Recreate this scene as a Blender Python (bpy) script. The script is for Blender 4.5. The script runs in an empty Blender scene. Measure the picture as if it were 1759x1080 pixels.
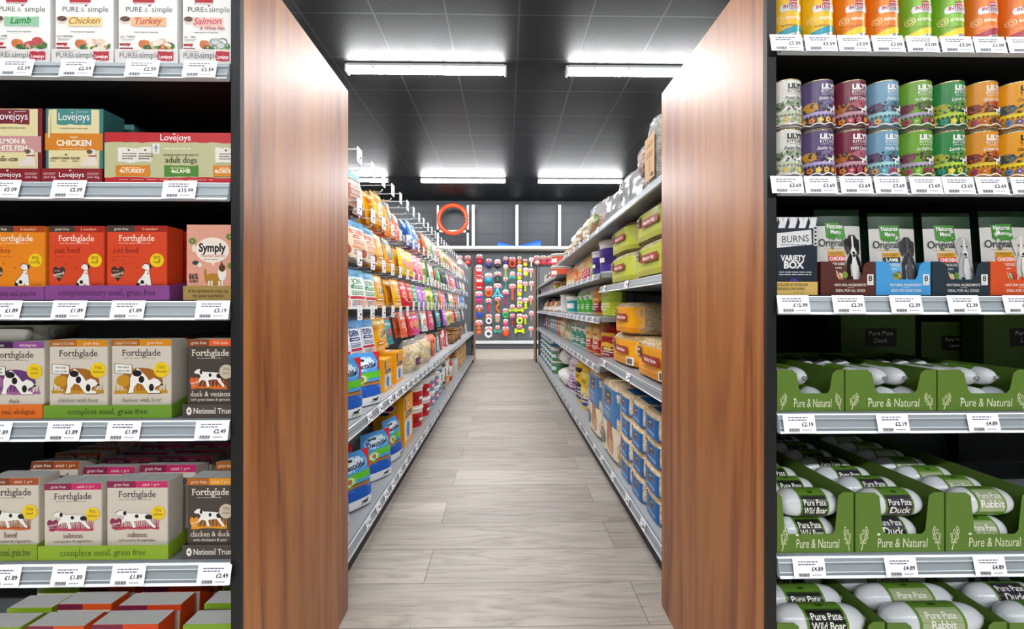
import bpy, math, random
from mathutils import Vector, Matrix, noise
from mathutils.geometry import tessellate_polygon
random.seed(7)
SC = bpy.context.scene
COL = SC.collection
PI = math.pi

# ------------------------------------------------------------------ camera, exposure
FPX, EYE, YAW = 708.0, 1.05, math.atan(11.5 / 708.0)
cd = bpy.data.cameras.new('camera'); cam = bpy.data.objects.new('camera', cd); COL.objects.link(cam)
cam.location = (0, 0, EYE); cam.rotation_euler = (PI / 2, 0, -YAW)
cd.sensor_width = 36; cd.sensor_fit = 'HORIZONTAL'; cd.lens = FPX / 1759 * 36
cd.shift_y = -13 / 1759.0; cd.clip_start = .02; cd.clip_end = 60
SC.camera = cam
SC.view_settings.view_transform = 'Standard'; SC.view_settings.look = 'None'
SC.view_settings.gamma = 1; SC.view_settings.use_curve_mapping = False
SC.view_settings.exposure = 0.75
TUBE_POWER = 90.0
w = bpy.data.worlds.new('world'); SC.world = w; w.use_nodes = True
w.node_tree.nodes['Background'].inputs[0].default_value = (.8, .85, .9, 1)
w.node_tree.nodes['Background'].inputs[1].default_value = .05
SC.cycles.max_bounces = 8; SC.cycles.diffuse_bounces = 4; SC.cycles.glossy_bounces = 3
SC.cycles.transparent_max_bounces = 12; SC.cycles.sample_clamp_indirect = 4
SC.cycles.caustics_reflective = False; SC.cycles.caustics_refractive = False
SC.cycles.use_denoising = True

def ray(px, py):
    dx, dz = px - 879.5, 527 - py
    s, c = math.sin(YAW), math.cos(YAW)
    return Vector((708 * s + dx * c, 708 * c - dx * s, dz))
def at(px, py, Y):                       # photo pixel -> point on the plane at depth Y
    d = ray(px, py); return d * (Y / d.y) + Vector((0, 0, EYE))
def atx(px, py, X):                      # photo pixel -> point on the plane at side X
    d = ray(px, py); return d * (X / d.x) + Vector((0, 0, EYE))

# ------------------------------------------------------------------ materials
def lin(h):
    h = h.lstrip('#'); r = []
    for i in (0, 2, 4):
        c = int(h[i:i + 2], 16) / 255
        r.append(c / 12.92 if c <= .04045 else ((c + .055) / 1.055) ** 2.4)
    return (*r, 1)
_mats = {}
def M(h, rough=.45, metal=0.0, coat=0.0, bump=0.0, bscale=40, var=0.0):
    k = (h, rough, metal, coat, bump, bscale, var)
    if k in _mats: return _mats[k]
    m = bpy.data.materials.new('paint_' + h.strip('#')); m.use_nodes = True
    nt = m.node_tree; b = nt.nodes['Principled BSDF']
    b.inputs['Base Color'].default_value = lin(h); b.inputs['Roughness'].default_value = rough
    b.inputs['Metallic'].default_value = metal
    if not metal: b.inputs['Specular IOR Level'].default_value = .32
    if coat: b.inputs['Coat Weight'].default_value = coat; b.inputs['Coat Roughness'].default_value = .12
    if bump or var:
        tc = nt.nodes.new('ShaderNodeTexCoord'); n = nt.nodes.new('ShaderNodeTexNoise')
        n.inputs['Scale'].default_value = bscale; n.inputs['Detail'].default_value = 3
        nt.links.new(tc.outputs['Object'], n.inputs['Vector'])
        if bump:
            bp = nt.nodes.new('ShaderNodeBump'); bp.inputs['Strength'].default_value = bump; bp.inputs['Distance'].default_value = .02
            nt.links.new(n.outputs['Fac'], bp.inputs['Height']); nt.links.new(bp.outputs['Normal'], b.inputs['Normal'])
        if var:
            mx = nt.nodes.new('ShaderNodeMix'); mx.data_type = 'RGBA'; c = lin(h)
            mx.inputs[6].default_value = tuple(x * (1 - var) for x in c[:3]) + (1,)
            mx.inputs[7].default_value = tuple(min(1, x * (1 + var)) for x in c[:3]) + (1,)
            nt.links.new(n.outputs['Fac'], mx.inputs[0]); nt.links.new(mx.outputs[2], b.inputs['Base Color'])
    _mats[k] = m; return m

def node_mat(name):
    m = bpy.data.materials.new(name); m.use_nodes = True
    return m, m.node_tree, m.node_tree.nodes['Principled BSDF'], m.node_tree.links
def N(nt, t, **kw):
    n = nt.nodes.new('ShaderNode' + t)
    for k, v in kw.items():
        if k in n.inputs: n.inputs[k].default_value = v
        else: setattr(n, k, v)
    return n
def ramp(nt, stops):
    r = nt.nodes.new('ShaderNodeValToRGB'); e = r.color_ramp.elements
    while len(e) < len(stops): e.new(.5)
    for x, (p, c) in zip(e, stops): x.position = p; x.color = lin(c)
    return r

def wood_mat(name, dark, mid, light, rough, scale):
    m, nt, b, L = node_mat(name)
    tc = N(nt, 'TexCoord'); mp = N(nt, 'Mapping'); mp.inputs['Scale'].default_value = scale
    n1 = N(nt, 'TexNoise'); n1.inputs['Scale'].default_value = 1; n1.inputs['Detail'].default_value = 5; n1.inputs['Distortion'].default_value = .6
    n2 = N(nt, 'TexNoise'); n2.inputs['Scale'].default_value = 7; n2.inputs['Detail'].default_value = 6; n2.inputs['Roughness'].default_value = .7
    L.new(tc.outputs['Object'], mp.inputs['Vector']); L.new(mp.outputs[0], n1.inputs['Vector']); L.new(mp.outputs[0], n2.inputs['Vector'])
    mul = N(nt, 'Math', operation='MULTIPLY'); mul.inputs[1].default_value = 7; L.new(n1.outputs['Fac'], mul.inputs[0])
    fr = N(nt, 'Math', operation='PINGPONG'); fr.inputs[1].default_value = 1; L.new(mul.outputs[0], fr.inputs[0])
    ad = N(nt, 'Mix'); ad.data_type = 'FLOAT'; ad.inputs[0].default_value = .5; L.new(fr.outputs[0], ad.inputs[2]); L.new(n2.outputs['Fac'], ad.inputs[3])
    r = ramp(nt, [(.12, dark), (.3, mid), (.52, light), (.8, mid)]); L.new(ad.outputs[0], r.inputs[0])
    L.new(r.outputs[0], b.inputs['Base Color']); b.inputs['Roughness'].default_value = rough
    return m
WALNUT = wood_mat('walnut_laminate', '4c270f', '8a4f24', 'a56a36', .38, (5, 5, .28))

def floor_mat():
    m, nt, b, L = node_mat('grey_oak_planks')
    tc = N(nt, 'TexCoord'); mp = N(nt, 'Mapping'); mp.inputs['Location'].default_value = (.31, -1.354 + .217 * 8, 0)
    L.new(tc.outputs['Object'], mp.inputs['Vector'])
    br = N(nt, 'TexBrick'); br.offset = .37; br.offset_frequency = 2; br.squash = 1
    for k, v in (('Scale', 1), ('Mortar Size', .0012), ('Mortar Smooth', 0), ('Bias', 0), ('Brick Width', 1.25), ('Row Height', .217)): br.inputs[k].default_value = v
    br.inputs['Color1'].default_value = (0, 0, 0, 1); br.inputs['Color2'].default_value = (1, 1, 1, 1); br.inputs['Mortar'].default_value = (.5, .5, .5, 1)
    L.new(mp.outputs[0], br.inputs['Vector'])
    # grain, shifted plank by plank
    off = N(nt, 'VectorMath', operation='MULTIPLY_ADD'); L.new(br.outputs['Color'], off.inputs[0]); off.inputs[1].default_value = (7, 3, 5); L.new(tc.outputs['Object'], off.inputs[2])
    m2 = N(nt, 'Mapping'); m2.inputs['Scale'].default_value = (.9, 9, 1); L.new(off.outputs[0], m2.inputs['Vector'])
    n1 = N(nt, 'TexNoise'); n1.inputs['Scale'].default_value = 1.6; n1.inputs['Detail'].default_value = 3; n1.inputs['Distortion'].default_value = .9; L.new(m2.outputs[0], n1.inputs['Vector'])
    mu = N(nt, 'Math', operation='MULTIPLY'); mu.inputs[1].default_value = 9; L.new(n1.outputs['Fac'], mu.inputs[0])
    pg = N(nt, 'Math', operation='PINGPONG'); pg.inputs[1].default_value = 1; L.new(mu.outputs[0], pg.inputs[0])
    m3 = N(nt, 'Mapping'); m3.inputs['Scale'].default_value = (3, 60, 1); L.new(off.outputs[0], m3.inputs['Vector'])
    n2 = N(nt, 'TexNoise'); n2.inputs['Scale'].default_value = 2; n2.inputs['Detail'].default_value = 5; L.new(m3.outputs[0], n2.inputs['Vector'])
    mx = N(nt, 'Mix'); mx.data_type = 'FLOAT'; mx.inputs[0].default_value = .6; L.new(pg.outputs[0], mx.inputs[2]); L.new(n2.outputs['Fac'], mx.inputs[3])
    r = ramp(nt, [(.12, '8f877c'), (.35, 'b0a89d'), (.6, 'bcb4a9'), (.85, 'c8c1b6')]); L.new(mx.outputs[0], r.inputs[0])
    tint = N(nt, 'Mix'); tint.data_type = 'RGBA'; tint.blend_type = 'MULTIPLY'; tint.inputs[0].default_value = 1
    r2 = ramp(nt, [(0, 'dedcdb'), (1, 'ffffff')]); L.new(br.outputs['Color'], r2.inputs[0])
    L.new(r.outputs[0], tint.inputs[6]); L.new(r2.outputs[0], tint.inputs[7])
    jn = N(nt, 'Mix'); jn.data_type = 'RGBA'; L.new(br.outputs['Fac'], jn.inputs[0]); L.new(tint.outputs[2], jn.inputs[6]); jn.inputs[7].default_value = lin('5c5650')
    L.new(jn.outputs[2], b.inputs['Base Color']); b.inputs['Roughness'].default_value = .42
    bp = N(nt, 'Bump'); bp.inputs['Strength'].default_value = .08; bp.inputs['Distance'].default_value = .01; L.new(n2.outputs['Fac'], bp.inputs['Height']); L.new(bp.outputs[0], b.inputs['Normal'])
    return m

def tile_mat(name, pitch, loc, tile, line, rough, plane='xy', lw=.018, row=None):
    m, nt, b, L = node_mat(name)
    tc = N(nt, 'TexCoord'); mp = N(nt, 'Mapping'); mp.inputs['Location'].default_value = loc
    if plane == 'xz': mp.inputs['Rotation'].default_value = (-PI / 2, 0, 0)
    L.new(tc.outputs['Object'], mp.inputs['Vector'])
    br = N(nt, 'TexBrick'); br.offset = 0; br.squash = 1
    for k, v in (('Scale', 1), ('Mortar Size', lw / 2), ('Mortar Smooth', .15), ('Bias', 0), ('Brick Width', pitch), ('Row Height', row or pitch)): br.inputs[k].default_value = v
    br.inputs['Color1'].default_value = lin(tile); br.inputs['Color2'].default_value = lin(tile); br.inputs['Mortar'].default_value = lin(line)
    L.new(mp.outputs[0], br.inputs['Vector']); L.new(br.outputs['Color'], b.inputs['Base Color'])
    n = N(nt, 'TexNoise'); n.inputs['Scale'].default_value = 120; L.new(tc.outputs['Object'], n.inputs['Vector'])
    a = N(nt, 'Math', operation='MULTIPLY_ADD'); L.new(br.outputs['Fac'], a.inputs[0]); a.inputs[1].default_value = -1.5; L.new(n.outputs['Fac'], a.inputs[2])
    bp = N(nt, 'Bump'); bp.inputs['Strength'].default_value = .25; bp.inputs['Distance'].default_value = .006; L.new(a.outputs[0], bp.inputs['Height']); L.new(bp.outputs[0], b.inputs['Normal'])
    b.inputs['Roughness'].default_value = rough; b.inputs['Specular IOR Level'].default_value = .2
    return m

def speck_mat(name, cols, scale, stretch=(1, 1, 1), rough=.6, bump=.6, dist=.01):
    m, nt, b, L = node_mat(name)
    tc = N(nt, 'TexCoord'); mp = N(nt, 'Mapping'); mp.inputs['Scale'].default_value = stretch; L.new(tc.outputs['Object'], mp.inputs['Vector'])
    v = N(nt, 'TexVoronoi'); v.inputs['Scale'].default_value = scale; L.new(mp.outputs[0], v.inputs['Vector'])
    sp = N(nt, 'SeparateColor'); L.new(v.outputs['Color'], sp.inputs[0])
    r = ramp(nt, [(i / (len(cols) - 1), c) for i, c in enumerate(cols)]); L.new(sp.outputs[0], r.inputs[0])
    L.new(r.outputs[0], b.inputs['Base Color']); b.inputs['Roughness'].default_value = rough
    bp = N(nt, 'Bump'); bp.inputs['Strength'].default_value = bump; bp.inputs['Distance'].default_value = dist; bp.invert = True
    L.new(v.outputs['Distance'], bp.inputs['Height']); L.new(bp.outputs[0], b.inputs['Normal'])
    return m
def film_mat(name='clear_film', amount=.22, tint='ffffff'):
    m = bpy.data.materials.new(name); m.use_nodes = True; nt = m.node_tree; L = nt.links
    out = nt.nodes['Material Output']; b = nt.nodes['Principled BSDF']
    b.inputs['Base Color'].default_value = lin(tint); b.inputs['Roughness'].default_value = .12
    n = N(nt, 'TexNoise'); n.inputs['Scale'].default_value = 25; tc = N(nt, 'TexCoord'); L.new(tc.outputs['Object'], n.inputs['Vector'])
    bp = N(nt, 'Bump'); bp.inputs['Strength'].default_value = .8; bp.inputs['Distance'].default_value = .02; L.new(n.outputs['Fac'], bp.inputs['Height']); L.new(bp.outputs[0], b.inputs['Normal'])
    t = N(nt, 'BsdfTransparent'); mx = N(nt, 'MixShader'); mx.inputs[0].default_value = amount
    L.new(t.outputs[0], mx.inputs[1]); L.new(b.outputs[0], mx.inputs[2]); L.new(mx.outputs[0], out.inputs[0])
    return m
FILM = film_mat()
def emit_mat(name, s):
    m = bpy.data.materials.new(name); m.use_nodes = True; b = m.node_tree.nodes['Principled BSDF']
    b.inputs['Base Color'].default_value = (1, 1, 1, 1); b.inputs['Emission Color'].default_value = (.97, .985, 1, 1); b.inputs['Emission Strength'].default_value = s
    return m
TUBE = emit_mat('lit_diffuser', TUBE_POWER)
BLACK = M('#17181a', .5); STEEL = M('#9da3a8', .35, .3); RAILW = M('#8e979c', .4, .2); LIP = M('#c9ced3', .3)
DGREY = M('#3c4043', .55); MGREY = M('#5a5f63', .5); WIRE = M('#d6d8da', .25, .7); WHITE = M('#f3f3f2', .4)

# ------------------------------------------------------------------ mesh builder
class MB:
    def __init__(s): s.v = []; s.f = []; s.m = []; s.sm = []; s.mats = []
    def mi(s, mat):
        if mat not in s.mats: s.mats.append(mat)
        return s.mats.index(mat)
    def add(s, vs, fs, mat, smooth=False):
        o = len(s.v); i = s.mi(mat); s.v.extend(tuple(v) for v in vs)
        for f in fs: s.f.append(tuple(o + k for k in f)); s.m.append(i); s.sm.append(smooth)
        return s
    def box(s, x0, x1, y0, y1, z0, z1, mat, c=0.0, top=None, shear=0):
        if x0 > x1: x0, x1 = x1, x0
        X, Y, Z = (x0, x1), (y0, y1), (z0, z1)
        if c <= 0:
            vs = [(X[i], Y[j] + shear * k, Z[k]) for k in (0, 1) for j in (0, 1) for i in (0, 1)]
            F = [(0, 1, 5, 4), (1, 3, 7, 5), (3, 2, 6, 7), (2, 0, 4, 6), (0, 2, 3, 1)]
            s.add(vs, F, mat); s.add(vs, [(4, 5, 7, 6)], top or mat); return s
        vs = []; ix = {}
        for i in (0, 1):
            for j in (0, 1):
                for k in (0, 1):
                    sx, sy, sz = (1 - 2 * i) * c, (1 - 2 * j) * c, (1 - 2 * k) * c
                    p = (X[i], Y[j], Z[k])
                    for a in range(3):
                        q = [p[0] + sx, p[1] + sy, p[2] + sz]; q[a] = p[a]
                        ix[i, j, k, a] = len(vs); vs.append((q[0], q[1] + shear * k, q[2]))
        g = lambda i, j, k, a: ix[i, j, k, a]
        F = [(g(0, 0, 0, 1), g(1, 0, 0, 1), g(1, 0, 1, 1), g(0, 0, 1, 1)), (g(1, 1, 0, 1), g(0, 1, 0, 1), g(0, 1, 1, 1), g(1, 1, 1, 1)),
             (g(1, 0, 0, 0), g(1, 1, 0, 0), g(1, 1, 1, 0), g(1, 0, 1, 0)), (g(0, 1, 0, 0), g(0, 0, 0, 0), g(0, 0, 1, 0), g(0, 1, 1, 0)),
             (g(0, 1, 0, 2), g(1, 1, 0, 2), g(1, 0, 0, 2), g(0, 0, 0, 2))]
        T = [(g(0, 0, 1, 2), g(1, 0, 1, 2), g(1, 1, 1, 2), g(0, 1, 1, 2))]
        for p in (0, 1):
            for q in (0, 1):
                F += [(g(p, q, 0, 0), g(p, q, 1, 0), g(p, q, 1, 1), g(p, q, 0, 1)), (g(p, 0, q, 0), g(p, 1, q, 0), g(p, 1, q, 2), g(p, 0, q, 2)),
                      (g(0, p, q, 1), g(1, p, q, 1), g(1, p, q, 2), g(0, p, q, 2))]
                F += [(g(p, q, r, 0), g(p, q, r, 1), g(p, q, r, 2)) for r in (0, 1)]
        s.add(vs, F, mat); s.add(vs, T, top or mat); return s
    def loft(s, rings, mat, caps=True, smooth=True, closed=True):
        n = len(rings[0]); vs = [p for r in rings for p in r]; F = []
        for a in range(len(rings) - 1):
            for k in range(n if closed else n - 1):
                F.append((a * n + k, a * n + (k + 1) % n, (a + 1) * n + (k + 1) % n, (a + 1) * n + k))
        if caps: F += [tuple(range(n - 1, -1, -1)), tuple((len(rings) - 1) * n + k for k in range(n))]
        return s.add(vs, F, mat, smooth)
    def lathe(s, prof, mat, c=(0, 0, 0), n=24, axis='z', smooth=True, sq=1.0):
        R = []
        for r, z in prof:
            ring = []
            for k in range(n):
                a = 2 * PI * k / n; x, y = r * math.cos(a), r * math.sin(a) * sq
                p = (x, y, z) if axis == 'z' else ((z, x, y) if axis == 'x' else (x, z, y))
                ring.append((p[0] + c[0], p[1] + c[1], p[2] + c[2]))
            R.append(ring)
        return s.loft(R, mat, True, smooth)
    def tube(s, path, r, mat, n=8, closed=False):
        P = [Vector(p) for p in path]; R = []; m = len(P)
        for i, p in enumerate(P):
            d = (P[(i + 1) % m] - P[i - 1]) if closed else (P[min(i + 1, m - 1)] - P[max(i - 1, 0)])
            d.normalize(); u = d.cross(Vector((0, 0, 1)))
            if u.length < .01: u = d.cross(Vector((0, 1, 0)))
            u.normalize(); v = d.cross(u); rr = r[i] if isinstance(r, (list, tuple)) else r
            R.append([p + u * (rr * math.cos(2 * PI * k / n)) + v * (rr * math.sin(2 * PI * k / n)) for k in range(n)])
        if closed: R.append(R[0])
        return s.loft(R, mat, not closed)
    def ball(s, c, r, mat, n=14, m=9, sx=1, sy=1, sz=1):
        R = []
        for i in range(1, m):
            a = PI * i / m - PI / 2
            R.append([(c[0] + r * sx * math.cos(a) * math.cos(2 * PI * k / n), c[1] + r * sy * math.cos(a) * math.sin(2 * PI * k / n), c[2] + r * sz * math.sin(a)) for k in range(n)])
        return s.loft(R, mat)
    def torus(s, c, R, r, mat, axis='y', n=24, m=8, a0=0, a1=2 * PI):
        full = abs(a1 - a0 - 2 * PI) < 1e-6; pts = []
        for i in range(n if full else n + 1):
            a = a0 + (a1 - a0) * i / n; x, z = R * math.cos(a), R * math.sin(a)
            pts.append((c[0] + x, c[1], c[2] + z) if axis == 'y' else ((c[0] + x, c[1] + z, c[2]) if axis == 'z' else (c[0], c[1] + x, c[2] + z)))
        return s.tube(pts, r, mat, m, full)
    def prism(s, pts, y0, y1, mat):                       # outline in (x, z), extruded from y0 to y1
        t = tessellate_polygon([[Vector((p[0], p[1], 0)) for p in pts]]); n = len(pts)
        vs = [(p[0], y0, p[1]) for p in pts] + [(p[0], y1, p[1]) for p in pts]
        F = [tuple(a) for a in t] + [tuple(n + k for k in reversed(a)) for a in t] + [(k, (k + 1) % n, n + (k + 1) % n, n + k) for k in range(n)]
        return s.add(vs, F, mat)
    def build(s, name, parent=None, loc=None, rot=0, rx=0, ry=0):
        me = bpy.data.meshes.new(name); me.from_pydata([tuple(v) for v in s.v], [], s.f)
        for m in s.mats: me.materials.append(m)
        me.polygons.foreach_set('material_index', s.m); me.polygons.foreach_set('use_smooth', s.sm); me.update()
        o = bpy.data.objects.new(name, me); COL.objects.link(o)
        if parent: o.parent = parent
        if loc: o.location = loc
        if rot or rx or ry: o.rotation_euler = (rx, ry, rot)
        return o
def tag(o, label, cat, group=None, kind=None):
    o['label'] = label; o['category'] = cat
    if group: o['group'] = group
    if kind: o['kind'] = kind
    return o
def struct(o): o['kind'] = 'structure'; return o
def empty(name, loc=(0, 0, 0), rot=0):
    o = bpy.data.objects.new(name, None); COL.objects.link(o); o.location = loc; o.rotation_euler = (0, 0, rot); o.empty_display_size = .05; return o
_kids = {}
def dup(root, loc=None, rot=None, label=None, group=None, scale=None, rx=None):
    r = root.copy(); COL.objects.link(r)
    if loc is not None: r.location = loc
    if rot is not None: r.rotation_euler = (r.rotation_euler[0] if rx is None else rx, r.rotation_euler[1], rot)
    if scale is not None: r.scale = scale
    if label: r['label'] = label
    if group: r['group'] = group
    kids = _kids.setdefault(root.name, list(root.children))
    for ch in kids:
        c = ch.copy(); COL.objects.link(c); c.parent = r
        for g in ch.children:
            d = g.copy(); COL.objects.link(d); d.parent = c
    return r
ORD = ['first', 'second', 'third', 'fourth', 'fifth', 'sixth', 'seventh', 'eighth', 'ninth', 'tenth', 'eleventh', 'twelfth', 'thirteenth', 'fourteenth', 'fifteenth', 'sixteenth', 'seventeenth', 'eighteenth', 'nineteenth', 'twentieth']
def ordw(n):
    if n < 20: return ORD[n]
    t = ['twenty', 'thirty', 'forty', 'fifty', 'sixty'][(n + 1) // 10 - 2]; k = (n + 1) % 10
    return (t[:-1] + 'ieth') if k == 0 else t + '-' + ORD[k - 1]

# ------------------------------------------------------------------ lettering and print
_txt = {}
def glyphs(s, bold=0.0, sp=1.0):
    k = (s, bold, sp)
    if k in _txt: return _txt[k]
    c = bpy.data.curves.new('t', 'FONT'); c.body = s; c.size = 1; c.resolution_u = 3; c.fill_mode = 'FRONT'; c.offset = bold; c.space_character = sp
    o = bpy.data.objects.new('t', c); COL.objects.link(o)
    me = bpy.data.meshes.new_from_object(o)
    vs = [(v.co.x, v.co.y) for v in me.vertices]; fs = [tuple(p.vertices) for p in me.polygons]
    bpy.data.objects.remove(o); bpy.data.curves.remove(c); bpy.data.meshes.remove(me)
    x0 = min((v[0] for v in vs), default=0); x1 = max((v[0] for v in vs), default=1)
    vs = [((x - x0) / .69, y / .69) for x, y in vs]
    _txt[k] = (vs, fs, (x1 - x0) / .69); return _txt[k]
SERIF = {'F': [(0, -.01), (0, .93)], 'r': [(0, -.01), (0, .62)], 'h': [(0, -.01), (1, -.01), (0, 1.02)], 'l': [(.5, -.01), (.5, 1.02)], 'd': [(1, -.01), (1, 1.02)], 'm': [(0, -.01), (1, -.01), (.5, -.01)], 'n': [(0, -.01), (1, -.01)], 'i': [(.5, -.01)], 'p': [(0, -.36)], 'k': [(0, -.01), (0, 1.02)], 'b': [(0, 1.02)], 'f': [(.3, -.01)], 'T': [(.5, -.01)], 'N': [(0, -.01), (0, .93), (1, .93)], 'u': [(1, -.01)]}
class Print:
    """flat ink laid on a surface fn(u, v, lift); u, v run 0..1 over a face W x H metres"""
    def __init__(s, mb, fn, W, H, rough=.45, step=.00002): s.mb, s.fn, s.W, s.H, s.l, s.r, s.st = mb, fn, W, H, .0001, rough, step; s.tl = 0
    def sub(s, a, b):                                     # the same face, v squeezed to a .. a + b
        f = s.fn; q = Print(s.mb, lambda u, v, l: f(u, a + b * v, l), s.W, s.H * b, s.r, s.st); q.l = s.l; q.tl = s.tl; return q
    def up(s): s.l += s.st; return s.l
    def mat(s, h): return h if not isinstance(h, str) else M('#' + h.strip('#'), s.r)
    def rect(s, u0, v0, u1, v1, h, nu=1, nv=1, wob=0):
        l = s.up(); vs = []
        for j in range(nv + 1):
            for i in range(nu + 1):
                v = v0 + (v1 - v0) * j / nv + (random.uniform(-wob, wob) if wob and j in (0, nv) else 0)
                vs.append(s.fn(u0 + (u1 - u0) * i / nu, v, l))
        s.mb.add(vs, [(j * (nu + 1) + i, j * (nu + 1) + i + 1, (j + 1) * (nu + 1) + i + 1, (j + 1) * (nu + 1) + i) for j in range(nv) for i in range(nu)], s.mat(h), nu > 1)
    def poly(s, pts, h):
        l = s.up(); t = tessellate_polygon([[Vector((p[0], p[1], 0)) for p in pts]])
        s.mb.add([s.fn(p[0], p[1], l) for p in pts], [tuple(a) for a in t], s.mat(h))
    def shape(s, pts, u, v, w, h_, col, flip=False):      # unit outline -> box at u, v of w (of W) x h_ (of H)
        s.poly([(u + ((1 - p[0]) if flip else p[0]) * w, v + p[1] * h_) for p in pts], col)
    def ell(s, u, v, ru, rv, h, n=20):
        l = s.up(); vs = [s.fn(u, v, l)]
        for q in (.55, 1): vs += [s.fn(u + ru * q * math.cos(2 * PI * k / n), v + rv * q * math.sin(2 * PI * k / n), l) for k in range(n)]
        F = [(0, 1 + k, 1 + (k + 1) % n) for k in range(n)] + [(1 + k, 1 + n + k, 1 + n + (k + 1) % n, 1 + (k + 1) % n) for k in range(n)]
        s.mb.add(vs, F, s.mat(h))
    def circ(s, u, v, r, h): s.ell(u, v, r * s.H / s.W, r, h)
    def text(s, t, u, v, h, col, al='c', mw=None, it=0.0, b=0.012, rot=0.0, sp=1.0, sx=1.0, serif=0):
        vs, fs, w = glyphs(t, b, sp); l = s.up() + s.tl; k = h * s.H; kx = k * sx
        if mw and w * kx > mw * s.W: kx = mw * s.W / w
        o = {'c': -.5, 'l': 0, 'r': -1}[al] * w; cr, sr = math.cos(rot), math.sin(rot); out = []
        for x, y in vs:
            X, Y = (x + o + it * y) * kx, y * k
            out.append(s.fn(u + (X * cr - Y * sr) / s.W, v + (X * sr + Y * cr) / s.H, l))
        s.mb.add(out, fs, s.mat(col))
        if serif:                                         # small slab feet on the stems
            for i, ch in enumerate(t):
                if ch not in SERIF: continue
                x1 = glyphs(t[:i + 1], b, sp)[2]; wc = glyphs(ch, b, sp)[2]
                for fx, y in SERIF[ch]:
                    cx = x1 - wc + .085 + (wc - .17) * fx; q = []
                    for X, Y in ((cx - .19, y), (cx + .19, y), (cx + .19, y + .075), (cx - .19, y + .075)): q.append(s.fn(u + (X + o) * kx / s.W, v + Y * k / s.H, l))
                    s.mb.add(q, [(0, 1, 2, 3)], s.mat(col))
    def lines(s, u0, v0, u1, v1, n, col, seed=1):         # rows of print too small to read
        rr = random.Random(seed); d = (v1 - v0) / n
        for j in range(n):
            v = v1 - d * (j + .75); u = u0; e = u1 - rr.random() * .25 * (u1 - u0) * (j == n - 1)
            while u < e - .01:
                q = min(e, u + (u1 - u0) * rr.uniform(.08, .2)); s.rect(u, v, q, v + d * .42, col); u = q + (u1 - u0) * .03
def plane_fn(o, ux, uz, nrm):
    o, ux, uz, nrm = Vector(o), Vector(ux), Vector(uz), Vector(nrm)
    return lambda u, v, l: o + ux * u + uz * v + nrm * l
def front(x0, x1, z0, z1, y=0.0): return plane_fn((x0, y, z0), (x1 - x0, 0, 0), (0, 0, z1 - z0), (0, -1, 0))
def cyl_fn(r, z0, z1, arc=PI, a0=-PI / 2):                # u=.5 faces -y
    def fn(u, v, l):
        a = a0 + (u - .5) * arc; return Vector(((r + l) * math.cos(a), (r + l) * math.sin(a), z0 + (z1 - z0) * v))
    return fn
DOG_STAND = [(0, .78), (.03, .84), (.1, .95), (.18, .97), (.25, .9), (.31, .82), (.55, .8), (.8, .76), (.9, .72), (1, .62), (.86, .64), (.84, .5), (.9, .27), (1, .04), (.93, 0), (.82, .22), (.73, .42), (.52, .38), (.46, .36), (.5, .04), (.43, 0), (.37, .34), (.26, .38), (.13, .2), (.06, .24), (.16, .42), (.22, .58), (.17, .7), (.06, .72)]
DOG_SIT = [(.26, .88), (.42, 1), (.6, .97), (.7, .84), (.64, .68), (.72, .4), (.76, .05), (.8, 0), (.55, 0), (.5, .1), (.44, 0), (.05, 0), (0, .1), (.06, .25), (.25, .4), (.42, .6), (.44, .74), (.3, .8)]
DOG_BOW = [(.28, 1), (.35, .96), (.42, .86), (.55, .7), (.64, .52), (.78, .62), (.92, .55), (1, .42), (.94, .33), (.84, .28), (.8, .16), (.96, .1), (.95, .03), (.62, .03), (.52, .2), (.44, .36), (.3, .42), (.2, .26), (.17, .05), (.02, .02), (.04, .1), (.08, .3), (.08, .58), (.14, .8), (.24, .88)]
HEART = [(.5, 0), (.9, .45), (1, .72), (.9, .93), (.72, 1), (.5, .84), (.28, 1), (.1, .93), (0, .72), (.1, .45)]

# ------------------------------------------------------------------ soft packs
def sheet_fn(w, h, d, kind, side=-1, cr=0.0, seed=0):
    def prof(v):
        if kind == 'hang': return math.sin(PI * min(1, max(0, (v - .03) / .9))) ** .75 if .03 < v < .93 else 0
        if kind == 'stand': return (1 - max(0, v - .1) / .9) ** .8 if v > .1 else .75 + 2.5 * v
        if kind == 'sack': return (.72 + v * 1.4 if v < .2 else (1 if v < .7 else max(0, 1 - ((v - .7) / .3) ** 2)))
        return (1 - abs(2 * v - 1) ** 5) ** .6
    def fn(u, v, l):
        q = max(0, 1 - abs(2 * u - 1) ** (3 if kind != 'hang' else 2.4)) ** .7
        e = 1 - (.06 * math.sin(PI * v) if kind == 'hang' else 0) - (.1 * max(0, v - .75) * 4 * .5 if kind == 'sack' else 0)
        y = d / 2 * q * prof(max(0, min(1, v)))
        if cr: y += cr * q * noise.noise(Vector((u * 5 + seed, v * 6, side * 3)))
        return Vector(((u - .5) * w * e, side * (y + l), v * h))
    return fn
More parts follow.
